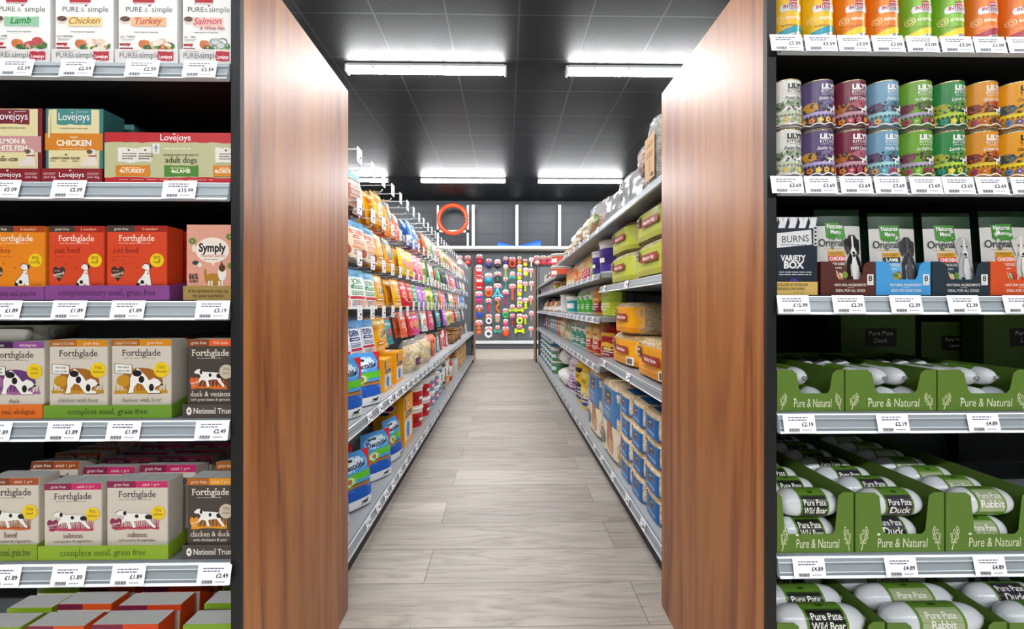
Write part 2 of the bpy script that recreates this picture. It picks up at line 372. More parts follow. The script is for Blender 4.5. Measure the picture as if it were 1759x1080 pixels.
def pack(w, h, d, kind, mat, draw, name, cr=0.004, seed=0, back=None, nu=8, nv=10, rough=.36, build=True):
    mb = MB(); rows = []
    for side, mt in ((-1, mat), (1, back or mat)):
        fn = sheet_fn(w, h, d, kind, side, cr, seed)
        vs = [fn(i / nu, j / nv, 0) for j in range(nv + 1) for i in range(nu + 1)]
        F = [(j * (nu + 1) + i, j * (nu + 1) + i + 1, (j + 1) * (nu + 1) + i + 1, (j + 1) * (nu + 1) + i) for j in range(nv) for i in range(nu)]
        if side == 1: F = [tuple(reversed(f)) for f in F]
        mb.add(vs, F, mt, True)
    if kind in ('stand', 'sack', 'pillow'):
        a = [sheet_fn(w, h, d, kind, -1, cr, seed)(i / nu, 0, 0) for i in range(nu + 1)]; b = [sheet_fn(w, h, d, kind, 1, cr, seed)(i / nu, 0, 0) for i in range(nu + 1)]
        mb.add(a + b, [(i, nu + 1 + i, nu + 2 + i, i + 1) for i in range(nu)], back or mat)
    if draw:
        P = Print(mb, sheet_fn(w, h, d, kind, -1, cr, seed), w, h, rough, .00006); P.l = .0012; P.tl = .0006; draw(P)
    return mb.build(name) if build else mb
def rbox(mb, w, d, h, mat, r=.03, n=4, amp=.004, seed=0, c=(0, 0, 0), pw=4.0):
    """soft rounded block, centred on c in x, y, standing at z = c.z"""
    nz = 9; na = 28; R = []
    for j in range(nz + 1):
        z = j / nz; k = (1 - abs(2 * z - 1) ** (pw * 2)) ** (1 / pw); k = .9 + .1 * k if j in (0, nz) else .95 + .05 * k
        ring = []
        for i in range(na):
            a = 2 * PI * i / na; ca, sa = math.cos(a), math.sin(a); e = 2 / pw
            x = abs(ca) ** e * (1 if ca > 0 else -1) * w / 2 * k; y = abs(sa) ** e * (1 if sa > 0 else -1) * d / 2 * k
            q = amp * noise.noise(Vector((x * 14 + seed, y * 14, z * h * 14 + seed)))
            ring.append((c[0] + x + q * ca, c[1] + y + q * sa, c[2] + z * h + (q if 0 < j < nz else 0)))
        R.append(ring)
    mb.loft(R, mat)
    return mb
# ================================================================== the room
def slab(name, x0, x1, y0, y1, z0, z1, mat):
    mb = MB(); mb.box(x0, x1, y0, y1, z0, z1, mat); return struct(mb.build(name))
CEIL = 3.83
slab('floor', -6.2, 6.2, -6.6, 11, -.1, 0, floor_mat())
slab('ceiling', -6.2, 6.2, -6.6, 11, CEIL, CEIL + .1, tile_mat('black_ceiling_tiles', .69, (-.132 + .69 * 20, -3.93 + .69 * 20, 0), '#0e0f10', '#303234', .5))
slab('wall_back', -6.2, 6.2, 10.85, 11, 0, CEIL, tile_mat('charcoal_wall_panels', .62, (.05, 0, 0), '#303336', '#24272a', .4, 'xz', .012, .27))
slab('wall_front', -6.2, 6.2, -6.6, -6.45, 0, CEIL, M('#6d6e6d', .7))
slab('wall_left', -6.2, -6.05, -6.45, 10.85, 0, CEIL, M('#4d4f50', .7))
slab('wall_right', 6.05, 6.2, -6.45, 10.85, 0, CEIL, M('#4d4f50', .7))

# ------------------------------------------------------------------ tube lights
def make_tube():
    root = empty('tube_light')
    b = MB(); b.box(-.9, .9, -.066, .066, -.032, 0, M('#b9bdc0', .4), .004); b.build('housing', root)
    d = MB(); ring = lambda x, k: [(x, .05 * k * math.sin(a), -.035 - .055 * k * math.cos(a)) for a in [PI * (i / 10 - .5) for i in range(11)]]
    d.loft([ring(-.9, .8), ring(-.87, 1), ring(.87, 1), ring(.9, .8)], TUBE, True, True, True); d.build('diffuser', root)
    for s in (-1, 1):
        c = MB(); c.box(s * .9 - .012 + s * .012, s * .9 + .012 + s * .012, -.052, .052, -.09, 0, M('#dfe3e6', .4), .005); c.build('end_cap', root)
    for s in (-.6, -.2, .2, .6):
        c = MB(); c.box(s - .01, s + .01, -.054, -.047, -.06, -.02, STEEL); c.build('clip', root)
    return root
tl = None
for j, Y in enumerate((-3.56, .61, 4.78, 8.95)):
    for i, X in enumerate((-3.445, -.91, 1.625, 4.16)):
        if tl is None:
            tl = make_tube(); o = tl; o.location = (X, Y, CEIL); tag(o, 'x', 'ceiling light', 'ceiling tube lights')
        else: o = dup(tl, (X, Y, CEIL))
        rowt = ['second row before the aisle', 'row before the aisle mouth', 'first row over the aisle', 'row by the toys'][j]
        colt = ['beyond the pouch wall', 'over the pouch wall', 'over the bedding', 'beyond the bedding'][i]
        o['label'] = 'lit white tube on black ceiling, %s, %s' % (rowt, colt)
# ================================================================== end panels of the gondolas
def end_panel(x0, x1, y0, y1, label, edge_y):
    root = empty('end_panel', ((x0 + x1) / 2, (y0 + y1) / 2, 0))
    b = MB(); hx, hy = (x1 - x0) / 2, (y1 - y0) / 2
    b.box(-hx, hx, -hy + .012, hy, 0, 1.8, WALNUT, .0015); b.build('wood_board', root)
    e = MB(); yy = -hy if edge_y < 0 else hy
    e.box(-hx, hx, -hy, -hy + .0115, 0, 1.8, BLACK, .001); e.build('edge_strip', root)
    return tag(root, label, 'panel')
PX, PF, PB = .5454, .856, 1.441
end_panel(-PX - .019, -PX, PF, PB, 'tall walnut end panel with black edge beside the boxed food bay', -1)
end_panel(PX + .004, PX + .024, PF, PB, 'tall walnut end panel with black edge beside the tin bay', -1)
end_panel(-.62, -.60, 7.76, 8.34, 'far walnut end panel closing the pouch wall, near the toys', -1)
end_panel(.575, .595, 7.76, 8.34, 'far walnut end panel closing the bedding shelves, near the toys', -1)

# ================================================================== shelf with a ticket rail, front edge facing -y
def rail_mesh(x0, x1):
    mb = MB(); prof = [(-.008, -.002), (-.0115, -.004), (-.0185, -.036), (-.022, -.040), (-.012, -.0415), (-.009, -.038), (0, -.004)]
    vs = [(x, y, z) for x in (x0, x1) for y, z in prof]; n = len(prof)
    mts = [LIP, RAILW, LIP, LIP, STEEL, STEEL, STEEL]
    for k in range(n): mb.add([vs[k], vs[(k + 1) % n], vs[n + (k + 1) % n], vs[n + k]], [(0, 1, 2, 3)], mts[k])
    mb.add(vs, [tuple(range(n - 1, -1, -1)), tuple(range(n, 2 * n))], STEEL)
    for z, y in ((-.0115, -.0135), (-.0295, -.0175)):     # the ribs of the channel
        mb.box(x0, x1, y - .0012, y, z - .0007, z + .0007, LIP)
    return mb
def shelf(parent, x0, x1, yf, yb, z, mat=STEEL, t=.028, rail=True, bd=.03):
    mb = MB(); mb.box(x0, x1, yf, yb, z - t, z, mat); o = mb.build('shelf', parent)
    if rail:
        m = rail_mesh(x0, x1); m.build('price_rail', o, (0, yf, z))
    for s in (x0 + .02, x1 - .02):
        b = MB(); b.prism([(yf + .06, -t), (yb, -t), (yb, -t - bd), (yb - .05, -t - bd)], s - .0015, s + .0015, BLACK)
        b.v = [(v[1], v[0], v[2] + z) for v in b.v]; b.build('bracket', o)
    return o
def z_at(px, py): return at(px, py, .868).z
LZ = [z_at(200, q) for q in (110.5, 313.5, 515.5, 718.5, 961.5)] + [.2]
RZ = [z_at(1540, q) for q in (70, 307, 507, 706, 947.5)] + [.2]
def front_bay(x0, x1, Z, label):
    root = empty('shelving_unit', (0, 0, 0)); yf = .8665
    b = MB(); b.box(x0, x1, 1.395, 1.41, .02, 1.79, BLACK); b.build('back_panel', root)
    for s in (x0 + .012, (x0 + x1) / 2, x1 - .012):
        u = MB(); u.box(s - .012, s + .012, 1.36, 1.394, 0, 1.79, BLACK); u.build('upright', root)
    for z in Z: shelf(root, x0 + .001, x1 - .001, yf, 1.36, z, BLACK if z > 1 else M('#8d9195', .4, .3))
    k = MB(); k.box(x0, x1, yf + .01, 1.36, 0, .155, BLACK); k.build('kick_plinth', root)
    t = MB(); t.box(x0, x1, yf, 1.394, 1.77, 1.79, BLACK); t.build('canopy_shelf', root)
    return tag(root, label, 'shelving')
front_bay(-2.45, -PX - .0195, LZ, 'black shelving bay holding boxed dog food beside the walnut panel')
front_bay(PX + .0245, 2.5, RZ, 'black shelving bay holding tins and green trays beside the walnut panel')

# ================================================================== aisle gondolas
AX, YN, YE = .622, 1.445, 7.7
def aisle_shelf(parent, side, yn, ye, z, depth, mat=STEEL, t=.03, fx=AX):
    """a shelf along the aisle; its own x axis runs along the rail"""
    L = ye - yn; o = shelf(parent, 0, L, 0, depth, 0, mat, t)
    if side < 0: o.rotation_euler = (0, 0, PI / 2); o.location = (-fx + .02, yn, z)
    else: o.rotation_euler = (0, 0, -PI / 2); o.location = (fx - .02, ye, z)
    return o
def aisle_unit(side, label):
    root = empty('gondola', (0, 0, 0)); s = side
    def bx(name, x0, x1, y0, y1, z0, z1, m):
        b = MB(); b.box(min(s * x0, s * x1), max(s * x0, s * x1), y0, y1, z0, z1, m); return b.build(name, root)
    bx('back_panel', 1.115, 1.135, YN, YE, .02, 1.8, DGREY)
    for y in [YN + .02 + (YE - YN - .04) * k / 6 for k in range(7)]:
        bx('upright', 1.106, 1.1145, y - .015, y + .015, 0, 1.8, BLACK)
    bx('kick_plinth', AX, AX + .02, YN, YE, 0, .105, BLACK)
    aisle_shelf(root, s, YN, YE, .145, .45, M('#b3b6b8', .4, .2))
    return tag(root, label, 'shelving'), root
lg, lroot = aisle_unit(-1, 'long shelving run with pegged treat pouches above two shelves')
rg, rroot = aisle_unit(1, 'long shelving run stacked with hay bales and small pet bedding')
aisle_shelf(lroot, -1, YN, YE, .592, .42, M('#b3b6b8', .4, .2))
for z in (.735, 1.178, ):
    aisle_shelf(rroot, 1, YN, 2.56, z, .44)
aisle_shelf(rroot, 1, YN, 4.77, 1.555, .40, M('#9b9fa3', .4, .3))
aisle_shelf(rroot, 1, 4.80, YE, 1.43, .38, M('#6c7074', .4, .3))
for z in (1.265, .985, .675): aisle_shelf(rroot, 1, 2.58, YE, z, .42)
# grey perforated backs closing the far ends
for s, lab in ((-1, 'grey perforated panel closing the far end of the pouch wall'), (1, 'grey perforated panel closing the far end of the bedding shelves')):
    root = empty('back_board', (s * .86, 7.78, 0)); b = MB(); b.box(-.235, .235, 0, .02, .02, 1.8, M('#6d7175', .5)); b.build('sheet', root)
    for x in (-s * .225,):
        u = MB(); u.box(x - .012, x + .012, -.012, -.0005, 0, 1.8, M('#4b4e51', .5))
        for k in range(36): u.box(x - .005, x + .005, -.0128, -.0121, .04 + k * .05, .065 + k * .05, BLACK)
        u.build('slotted_upright', root)
    for z in (.6, 1.2):
        u = MB(); u.box(-.21, .235, -.0015, -.0005, z, z + .003, M('#4b4e51', .5)); u.build('seam', root)
    tag(root, lab, 'panel')

# ================================================================== toy wall
root = empty('toy_display', (0, 10.3, 0)); TY = 10.62
def tb(name, x0, x1, y0, y1, z0, z1, m, c=0):
    b = MB(); b.box(x0, x1, y0 - 10.3, y1 - 10.3, z0, z1, m, c); return b.build(name, root)
for k, x in enumerate((-3.66, -2.44, -1.22 + .35, .35, 1.57, 2.79)):
    pass
X0s = [at(px, 500, TY).x for px in (740, 814, 887, 961, 1035)]
for a, b2 in zip(X0s, X0s[1:]): tb('peg_panel', a + .004, b2 - .004, TY, TY + .02, .2, 2.5, M('#5f6367', .5))
for x in X0s: tb('upright', x - .006, x + .006, TY - .003, TY + .03, .1, 2.5, BLACK)
tb('base_shelf', X0s[0], X0s[-1], 10.28, TY, .13, .19, M('#d7dadc', .35), .004)
tb('kick_plinth', X0s[0], X0s[-1], 10.3, TY, 0, .128, M('#4f5357', .5))
zt = at(868, 424.5, 10.3).z
tb('top_shelf', X0s[0] - 2, X0s[-1] + 2, 10.2, 10.84, zt - .05, zt + .012, M('#eef0f1', .35), .004)
tag(root, 'grey pegboard bay with white top shelf covered in hanging toys', 'shelving')
for px in (813, 888, 961):
    p = at(px, 352, 10.7); b = MB(); b.box(-.035, .035, -.02, .02, 0, p.z - zt - .013, M('#f2f4f5', .35), .004); o = b.build('shelf_upright', None, (p.x, 10.7, zt + .013))
    tag(o, 'white wall upright above the toy display, ' + {813: 'beside the orange hoop', 888: 'behind the middle of the blue cloth', 961: 'above the bedding shelves'}[px], 'post', 'white posts above the toys')
# agility hoop
hp = empty('agility_hoop', (at(778, 424, 10.45).x, 10.45, zt + .013))
cz = at(778, 377, 10.45).z - zt - .013; R = 24 * 10.45 / 708
b = MB(); b.torus((0, -.03, cz), R, .05, M('#d83a10', .35), 'y', 40, 10); b.build('ring', hp)
for px in (752, 803.5):
    x = at(px, 352, 10.45).x - hp.location.x; h = at(px, 354, 10.45).z - zt - .013
    b = MB(); b.tube([(x, 0, 0), (x, 0, h)], .026, M('#f0f1f1', .35)); b.ball((x, 0, h), .026, M('#f0f1f1', .35)); b.build('pole', hp)
z = at(778, 397, 10.45).z - zt - .013
b = MB(); b.tube([(at(752, 0, 10.45).x - hp.location.x, .0, z), (at(803.5, 0, 10.45).x - hp.location.x, .0, z)], .028, M('#f0f1f1', .35)); b.build('crossbar', hp)
for px in (752, 803.5):
    x = at(px, 352, 10.45).x - hp.location.x; b = MB(); b.ball((x, 0, z), .05, BLACK); b.build('clamp', hp)
tag(hp, 'orange agility hoop on two white poles above the toy display', 'dog agility hoop')
# blue cloth
mb = MB(); xs = [at(855 + 73 * i / 24, 420, 10.45).x for i in range(25)]; R = []
prof = [.12, .13, .125, .11, .10, .09, .075, .06, .055, .05, .045, .05, .05, .06, .06, .075, .09, .10, .12, .13, .14, .15, .16, .165, .16]
for x, h in zip(xs, prof):
    R.append([(x, 10.45 + .13 * math.cos(a), zt + .014 + max(0, h * math.sin(a)) * (1 + .3 * noise.noise(Vector((x * 6, a * 2, 0))))) for a in [PI * k / 10 for k in range(11)]])
mb.loft(R, M('#2257d6', .5), False, True, False); mb.add([p for r in (R[0], R[-1]) for p in r], [tuple(range(11)), tuple(range(21, 10, -1))], M('#2257d6', .5))
tag(mb.build('folded_cloth'), 'crumpled blue fabric lying on the white top shelf', 'fabric')
# ================================================================== price tickets on the front bays
PW, PH = .067, .0385
def price_ticket(p, lines, rot=0, tilt=-.28, name='price_label', w=PW, h=PH, detail=True):
    mb = MB(); mb.box(-w / 2, w / 2, 0, .0006, 0, h, M('#f6f6fb', .4)); P = Print(mb, front(-w / 2, w / 2, 0, h), w, h, .5)
    if detail:
        P.lines(.16, .62, .78, .88, 2, '#55566a', len(lines[0]) * 7)
        P.text('£' + p, .93, .36, .2, '#20222c', 'r', b=.02)
        for k in range(13): P.rect(.14 + k * .027, .1, .14 + k * .027 + (.018 if k % 3 else .01), .25, '#2c2d38')
        P.lines(.14, .05, .5, .1, 1, '#8a8c9c', 3); P.lines(.56, .12, .92, .22, 1, '#6d6f80', 5)
    else:
        P.rect(.15, .65, .75, .75, '#8a8c9c'); P.rect(.5, .35, .92, .55, '#33343f'); P.rect(.15, .12, .5, .26, '#6d6f80')
    return mb.build(name)
def front_tickets(items, Z, bay, g):
    for row, its in enumerate(items):
        for px, price, what in its:
            z = Z[row]; o = price_ticket(price, [what]); x = at(px, 527, .846).x
            o.location = (x, .8665 - .0229, z - .0385); o.rotation_euler = (-.185, 0, 0)
            tag(o, 'white price ticket reading £%s under the %s' % (price, what), 'price label', g)
# ================================================================== cartons
GREYTOP = M('#c7c8c6', .6)
def carton(px0, px1, pt, zb, Y, depth, side, draw, label, group=None, lean=0, name='food_carton', face=None, top=None, tip=0):
    Y0 = .868; a, b = at(px0, pt, Y0), at(px1, pt, Y0); w, h = (b.x - a.x) - .005, a.z - zb; mb = MB()
    mb.box(-w / 2, w / 2, 0, depth, 0, h, M(side, .4), .0012, top or GREYTOP)
    if top is None: mb.box(-.0005, .0005, .004, depth - .004, h, h + .0003, M('#a2a3a1', .7))
    P = Print(mb, front(-w / 2, w / 2, 0, h), w, h, .38)
    if face: P.rect(.006, .004, .994, .996, face)
    draw(P)
    o = mb.build(name, None, ((a.x + b.x) / 2, Y, zb + depth * math.sin(tip)), lean, -tip); tag(o, label, 'carton', group)
    return o
def tray(px0, px1, pt, zb, Y, depth, col, draw, label, back=2.0, group=None, name='display_tray', inner=None, clipx=None):
    a, b = at(px0, pt, Y), at(px1, pt, Y); x0, x1 = a.x, b.x
    if clipx is not None: x1 = min(x1, clipx)
    w, h = x1 - x0 - .001, a.z - zb; mb = MB(); t = .0008; zb += .0004; h -= .0004; m = M(col, .5); hb = h * back
    mb.box(-w / 2, w / 2, 0, t, 0, h, m); mb.box(-w / 2, w / 2, depth - t, depth, 0, hb, m); mb.box(-w / 2, w / 2, t, depth - t, 0, t, m)
    for s in (-1, 1):
        xa, xb = sorted((s * w / 2, s * (w / 2 - t)))
        pts = [(t, 0), (depth - t, 0), (depth - t, hb), (depth * .3, hb * .95), (t, h)]
        vs = [(x, y, z) for x in (xa, xb) for y, z in pts]; n = 5
        mb.add(vs, [(4, 3, 2, 1, 0), (5, 6, 7, 8, 9)] + [(k, (k + 1) % n, n + (k + 1) % n, n + k) for k in range(n)], m)
    P = Print(mb, front(-w / 2, w / 2, 0, h), w, h, .45); draw(P)
    o = mb.build(name, None, ((x0 + x1) / 2, Y, zb)); return tag(o, label, 'tray', group)

# ---- top shelf: white cartons in white trays
def d_pure(flav, fcol, patch, food, it=.25, two=None):
    def f(P):
        P = P.sub(.0136, .704); P.rect(.25, .93, .62, 1.0, '#b01c2e')
        P.text('ready to eat meals for dogs', .42, .905, .018, '#4a4a4a', mw=.5); P.shape(HEART, .51, .868, .05, .03, '#b01e2c')
        P.text('PURE', .27, .79, .075, '#3a3a3c', mw=.32, b=0); P.text('&', .48, .79, .065, '#8a8a8a', b=-.005); P.text('simple', .75, .79, .085, '#3a3a3c', mw=.43, b=-.002)
        P.ell(.12, .66, .1, .055, '#d8cfc6'); P.ell(.12, .68, .09, .04, '#5a3b2a')
        for k in range(9): P.circ(.05 + .018 * k, .68 + .018 * math.sin(k * 2.3), .012, ['#7a5236', '#3f281b'][k % 2])
        P.rect(.22, .57, .82, .71, patch, 6, 1, .006)
        P.text(flav, .5, .605, .1, fcol, mw=.72, it=.3, b=.02, rot=.03)
        if two: P.text(two, .6, .52, .05, fcol, mw=.5, it=.3, b=.015)
        P.text('sweet potato and vegetables', .48, .47, .022, '#4a4a4a', mw=.62)
        P.text('60%', .07, .39, .03, '#b8863a', mw=.08); P.text(food, .22, .395, .026, '#4a4a4a', mw=.2, al='c', b=.02)
        P.lines(.05, .34, .28, .38, 2, '#9a9a98', 4)
        P.rect(.03, .27, .14, .305, '#a31d2e'); P.shape(HEART, .13, .255, .09, .055, '#b01e2c'); P.rect(.03, .215, .26, .24, '#8f2436')
        rr = random.Random(flav)
        cols = {'Lamb': ['#b4584f', '#cf7a78', '#c2433f', '#e09a92', '#b84a4c'], 'Chicken': ['#e7d3c4', '#efe0d4', '#d8b9a4', '#efe3d8', '#e3cbb9'], 'Turkey': ['#e9d8c9', '#d48a68', '#efe2d4', '#d7b79c', '#c9563e'], 'Salmon': ['#8e9496', '#aeb3b4', '#6f7678', '#c7cbcb', '#e9eae9']}[flav]
        P.ell(.46, .29, .1, .07, '#d07a3e'); P.ell(.41, .3, .06, .06, '#c46a38'); P.ell(.52, .24, .09, .045, '#2f5a30'); P.ell(.86, .27, .11, .06, '#3f6d34')
        for k in range(14): P.ell(.6 + rr.random() * .26, .24 + rr.random() * .11, .05 + rr.random() * .05, .03 + rr.random() * .025, rr.choice(cols), 12)
        for k in range(10): P.ell(.5 + rr.random() * .42, .215 + rr.random() * .05, .025, .018, rr.choice(['#3f7a35', '#6aa03c', '#d9a13a', '#2f5a30']), 10)
    return f
def d_pure_tray(P):
    P.text('PURE', .2, .42, .34, '#4a4a4c', mw=.25, b=0); P.text('&', .35, .42, .3, '#8a8a8a', b=0); P.text('simple', .55, .42, .4, '#4a4a4c', mw=.32, b=0)
    P.lines(.1, .8, .45, .88, 1, '#777777', 2)
    P.rect(.68, .25, .93, .86, '#b01c2e', 4, 1, .03); P.text('Lovejoys', .805, .4, .24, '#ffffff', mw=.21, b=.01)
W1 = [(-22, 86, 'Lamb', '#1f7a3c', '#8fc6a0', 'LAMB', 'lamb and a green flavour patch'), (88, 195, 'Chicken', '#b07a1c', '#ecd49a', 'CHICKEN', 'chicken and an ochre flavour patch'),
      (197, 306, 'Turkey', '#b5502a', '#eeb48c', 'TURKEY', 'turkey and an orange flavour patch'), (308, 400.8, 'Salmon', '#c4505a', '#f2bfb6', 'FISH', 'salmon, white fish and a pink flavour patch')]
for p0, p1, fl, fc, pa, fd, lab in W1:
    carton(p0 + .5, p1 - 3, -52, LZ[0] + .0018, .8725, .1, '#efeeec', d_pure(fl, fc, pa, fd, two='& White Fish' if fl == 'Salmon' else None), 'white carton with %s on the top shelf' % lab, 'white cartons on the top shelf')
    tray(p0, p1, 84, LZ[0], .868, .11, '#dcd9d8', d_pure_tray, 'pale tray holding the white %s carton' % fl.lower(), 1.2, 'pale trays on the top shelf', clipx=-PX - .0195)

# ---- second shelf
def d_lovejoys(col, band, flav, bandv, cream='#efe3b0'):
    def f(P):
        P.rect(.06, .02, .94, .985, cream, 8, 6, .004); P.rect(.2, .78, .8, .985, col, 8, 1, .008)
        P.text('Lovejoys', .5, .84, .1, '#ffffff', mw=.54, b=.004); P.shape(HEART, .45, .93, .04, .02, '#ffffff'); P.lines(.55, .945, .75, .96, 1, '#ffffff', 1)
        P.text('complete ready to eat meals', .5, .72, .022, '#6b5f3c', mw=.6)
        P.rect(0, bandv[0], 1, bandv[1], band); m = (bandv[0] + bandv[1]) / 2
        if len(flav) == 1: P.text('puppy', .5, m + .055, .03, '#fbe7c8', b=.01); P.text(flav[0], .5, m - .05, .075, '#fffaf0', mw=.62, b=.03)
        else: P.text(flav[0], .46, m + .01, .062, '#fffaf0', mw=.7, b=.03); P.text(flav[1], .46, m - .08, .062, '#fffaf0', mw=.72, b=.03)
        P.lines(.25, bandv[0] + .015, .75, bandv[0] + .03, 1, '#fbe7c8', 3)
        P.text('WHEAT FREE RECIPE', .36, bandv[0] - .12, .032, '#5d4a35', mw=.5); P.shape(HEART, .34, bandv[0] - .07, .04, .02, '#7a2b30')
        for k in (0, .2, .4): P.lines(.08 + k, .27, .2 + k, .33, 2, '#8a7a55', 5)
        P.shape(DOG_SIT, .62, .21, .4, .24, '#efe6da'); P.ell(.78, .41, .05, .03, '#6d5d4c'); P.rect(.76, .345, .9, .362, '#b5303a'); P.circ(.735, .415, .007, '#2a2320'); P.circ(.79, .425, .006, '#2a2320')
        P.rect(.06, .6, .1, .9, cream)
    return f
def d_lj_tray(P):
    P.text('Lovejoys', .5, .38, .36, '#ffffff', mw=.42, b=.006); P.shape(HEART, .46, .78, .04, .12, '#ffffff')
    for u in (.14, .86): P.text('your dog', u, .3, .16, '#f4d9d2', mw=.2); P.lines(u - .1, .5, u + .1, .72, 2, '#e8b9b4', 2)
g2 = 'cream and coloured cartons on the second shelf'
carton(-38, 69, 183, LZ[1] + .0018, .8725, .05, '#7c2430', d_lovejoys('#7c2430', '#d49a9a', ['SALMON &', 'WHITE FISH'], (.4, .62)), 'burgundy-edged carton with a pink salmon band on the second shelf', g2, top=M('#7c2430'))
carton(71.5, 175, 184, LZ[1] + .0018, .8725, .05, '#3f7f7d', d_lovejoys('#46908d', '#e08a1f', ['CHICKEN'], (.43, .66)), 'teal-edged puppy carton with an orange chicken band', g2, top=M('#3f7f7d'))
tray(-40, 69.5, 289, LZ[1], .868, .16, '#8c1826', d_lj_tray, 'dark red tray under the burgundy-edged carton', 1.3)
tray(70, 175.5, 289, LZ[1], .868, .4, '#8c1826', d_lj_tray, 'dark red tray under the teal-edged carton', 1.1)
p = at(71.5, 184, .868); q = at(174.5, 184, .868)
for k, (yy, dz) in enumerate(((.945, 0), (1.005, .004), (1.07, -.012), (1.14, -.004), (1.205, -.02))):
    mb = MB(); w = q.x - p.x - .006; mb.box(-w / 2, w / 2, 0, .05, 0, p.z - LZ[1] + dz - .002, M(['#3f7f7d', '#d8d2b8'][k % 2 if k < 3 else 0], .45), .001)
    tag(mb.build('food_carton', None, ((p.x + q.x) / 2 + .002 * (k % 2), yy, LZ[1] + .0018)), 'teal-edged puppy carton, %s in line behind the chicken carton' % ORD[k], 'carton', 'teal cartons in line on the second shelf')
def d_multi(P):
    P.rect(0, .1, 1, .8, '#c8c79a', 24, 1, .012); P.rect(0, .82, 1, 1, '#c8202a')
    P.text('Lovejoys', .555, .845, .12, '#ffffff', mw=.32, b=.006); P.shape(HEART, .535, .95, .02, .035, '#ffffff')
    P.rect(.375, .57, .43, .78, '#f2f3f2'); P.rect(.385, .68, .42, .69, '#2a5a6d'); P.rect(.4, .6, .406, .76, '#2a5a6d'); P.rect(.388, .71, .418, .72, '#2a5a6d')
    P.lines(.46, .66, .74, .7, 1, '#f4f2e0', 2); P.text('complete ready to eat meals for', .6, .53, .055, '#5c5636', mw=.28); P.text('adult dogs', .6, .4, .105, '#33301f', mw=.27, b=.015, serif=1)
    for u, c, t in ((.22, '#e08722', '4xTURKEY'), (.6, '#4c8a2c', '4xLAMB'), (.985, '#e08722', '4xCHICKEN')):
        if u != .6:
            P.rect(u - .115, .4, min(1, u + .145), .7, '#f3f0e6', 5, 1, .02)
            for k in (0, .13):
                if u - .09 + k < .9: P.shape(HEART, u - .04 + k, .62, .02, .045, '#8a2b30'); P.lines(u - .08 + k, .45, min(.995, u + .03 + k), .6, 3, '#6e6450', 7)
        P.rect(u - .13, .12, min(1, u + .135), .34, c, 6, 1, .008)
        if u < .9: P.text(t, u, .19, .075, '#fff8e8', mw=.2, b=.03)
        else: P.text('4xCHICK', .998, .19, .075, '#fff8e8', 'r', mw=.13, b=.03)
        P.lines(u - .08, .27, min(.99, u + .08), .31, 1, '#fbe2b6', 3)
    P.lines(.12, .03, .9, .07, 1, '#e89a90', 4)
carton(177.5, 400.8, 227, LZ[1] + .0006, .868, .3, '#c8202a', d_multi, 'wide red multipack box with cream front, beside the teal-edged carton', face='#c8202a', top=M('#c8202a'))

# ---- natural dog food cartons, third to bottom shelf
def fg_head(P, l, lc, r, rc, tc='#2f2a27', tl='#e9dccb', tr='#f0ddd0'):
    P.rect(0, .895, .47, 1, lc); P.rect(.47, .895, 1, 1, rc); P.text(l, .24, .925, .042, tl, mw=.36, b=.004); P.text(r, .72, .925, .042, tr, mw=.4, b=.004)
    P.text('Forthglade', .5, .745, .095, tc, mw=.8, b=.006, serif=1); P.lines(.2, .7, .8, .715, 1, tc, 9)
def spots(P, u, v, w, h, pts):
    for x, y, a, b in pts: P.ell(u + x * w, v + y * h, a * w, b * h, '#1f1b1a', 14)
def d_just(col, dark, flav, pct):
    def f(P):
        P = P.sub(.19, .81)
        fg_head(P, 'grain free', '#4b3a33', '2 months+', dark, '#fff3e2', '#efe3d2', '#f8d9a8'); P.text('just ' + flav if flav == 'beef' else flav, .1, .55, .085, '#7a1d16' if flav == 'beef' else '#8a3a14', 'l', mw=.5, b=0, serif=1)
        P.lines(.1, .47, .5, .49, 1, '#a33a22', 3)
        P.circ(.84, .42, .115, '#f4d21c'); P.text('90%', .84, .44, .05, '#8a5a12', mw=.17); P.text(flav, .84, .37, .045, '#8a5a12', mw=.17)
        P.shape(HEART, .07, .06, .23, .26, '#4a332a'); P.text('natural', .185, .17, .05, '#f3e7d6', mw=.2, rot=.2); P.lines(.11, .13, .26, .155, 1, '#e8d6c0', 3); P.lines(.1, .235, .22, .255, 1, '#e8d6c0', 4)
        P.shape(DOG_SIT, .5, 0, .32, .37, '#241a17'); P.shape(DOG_SIT, .512, 0, .3, .36, '#f7f3ec'); spots(P, .5, 0, .32, .37, [(.3, .15, .1, .09), (.08, .05, .1, .07), (.72, .84, .05, .1)])
        P.rect(.62, .25, .7, .26, '#2a3a55'); P.circ(.625, .32, .007, '#241a17')
        for k in range(5): P.circ(.12 + .19 * k, [.42, .36, .3, .2, .42][k], .012, dark)
        for k in range(6): P.poly([(.78 + .03 * k, .0), (.79 + .03 * k, 0), (.775 + .035 * k, .07)], '#7a1d16')
    return f
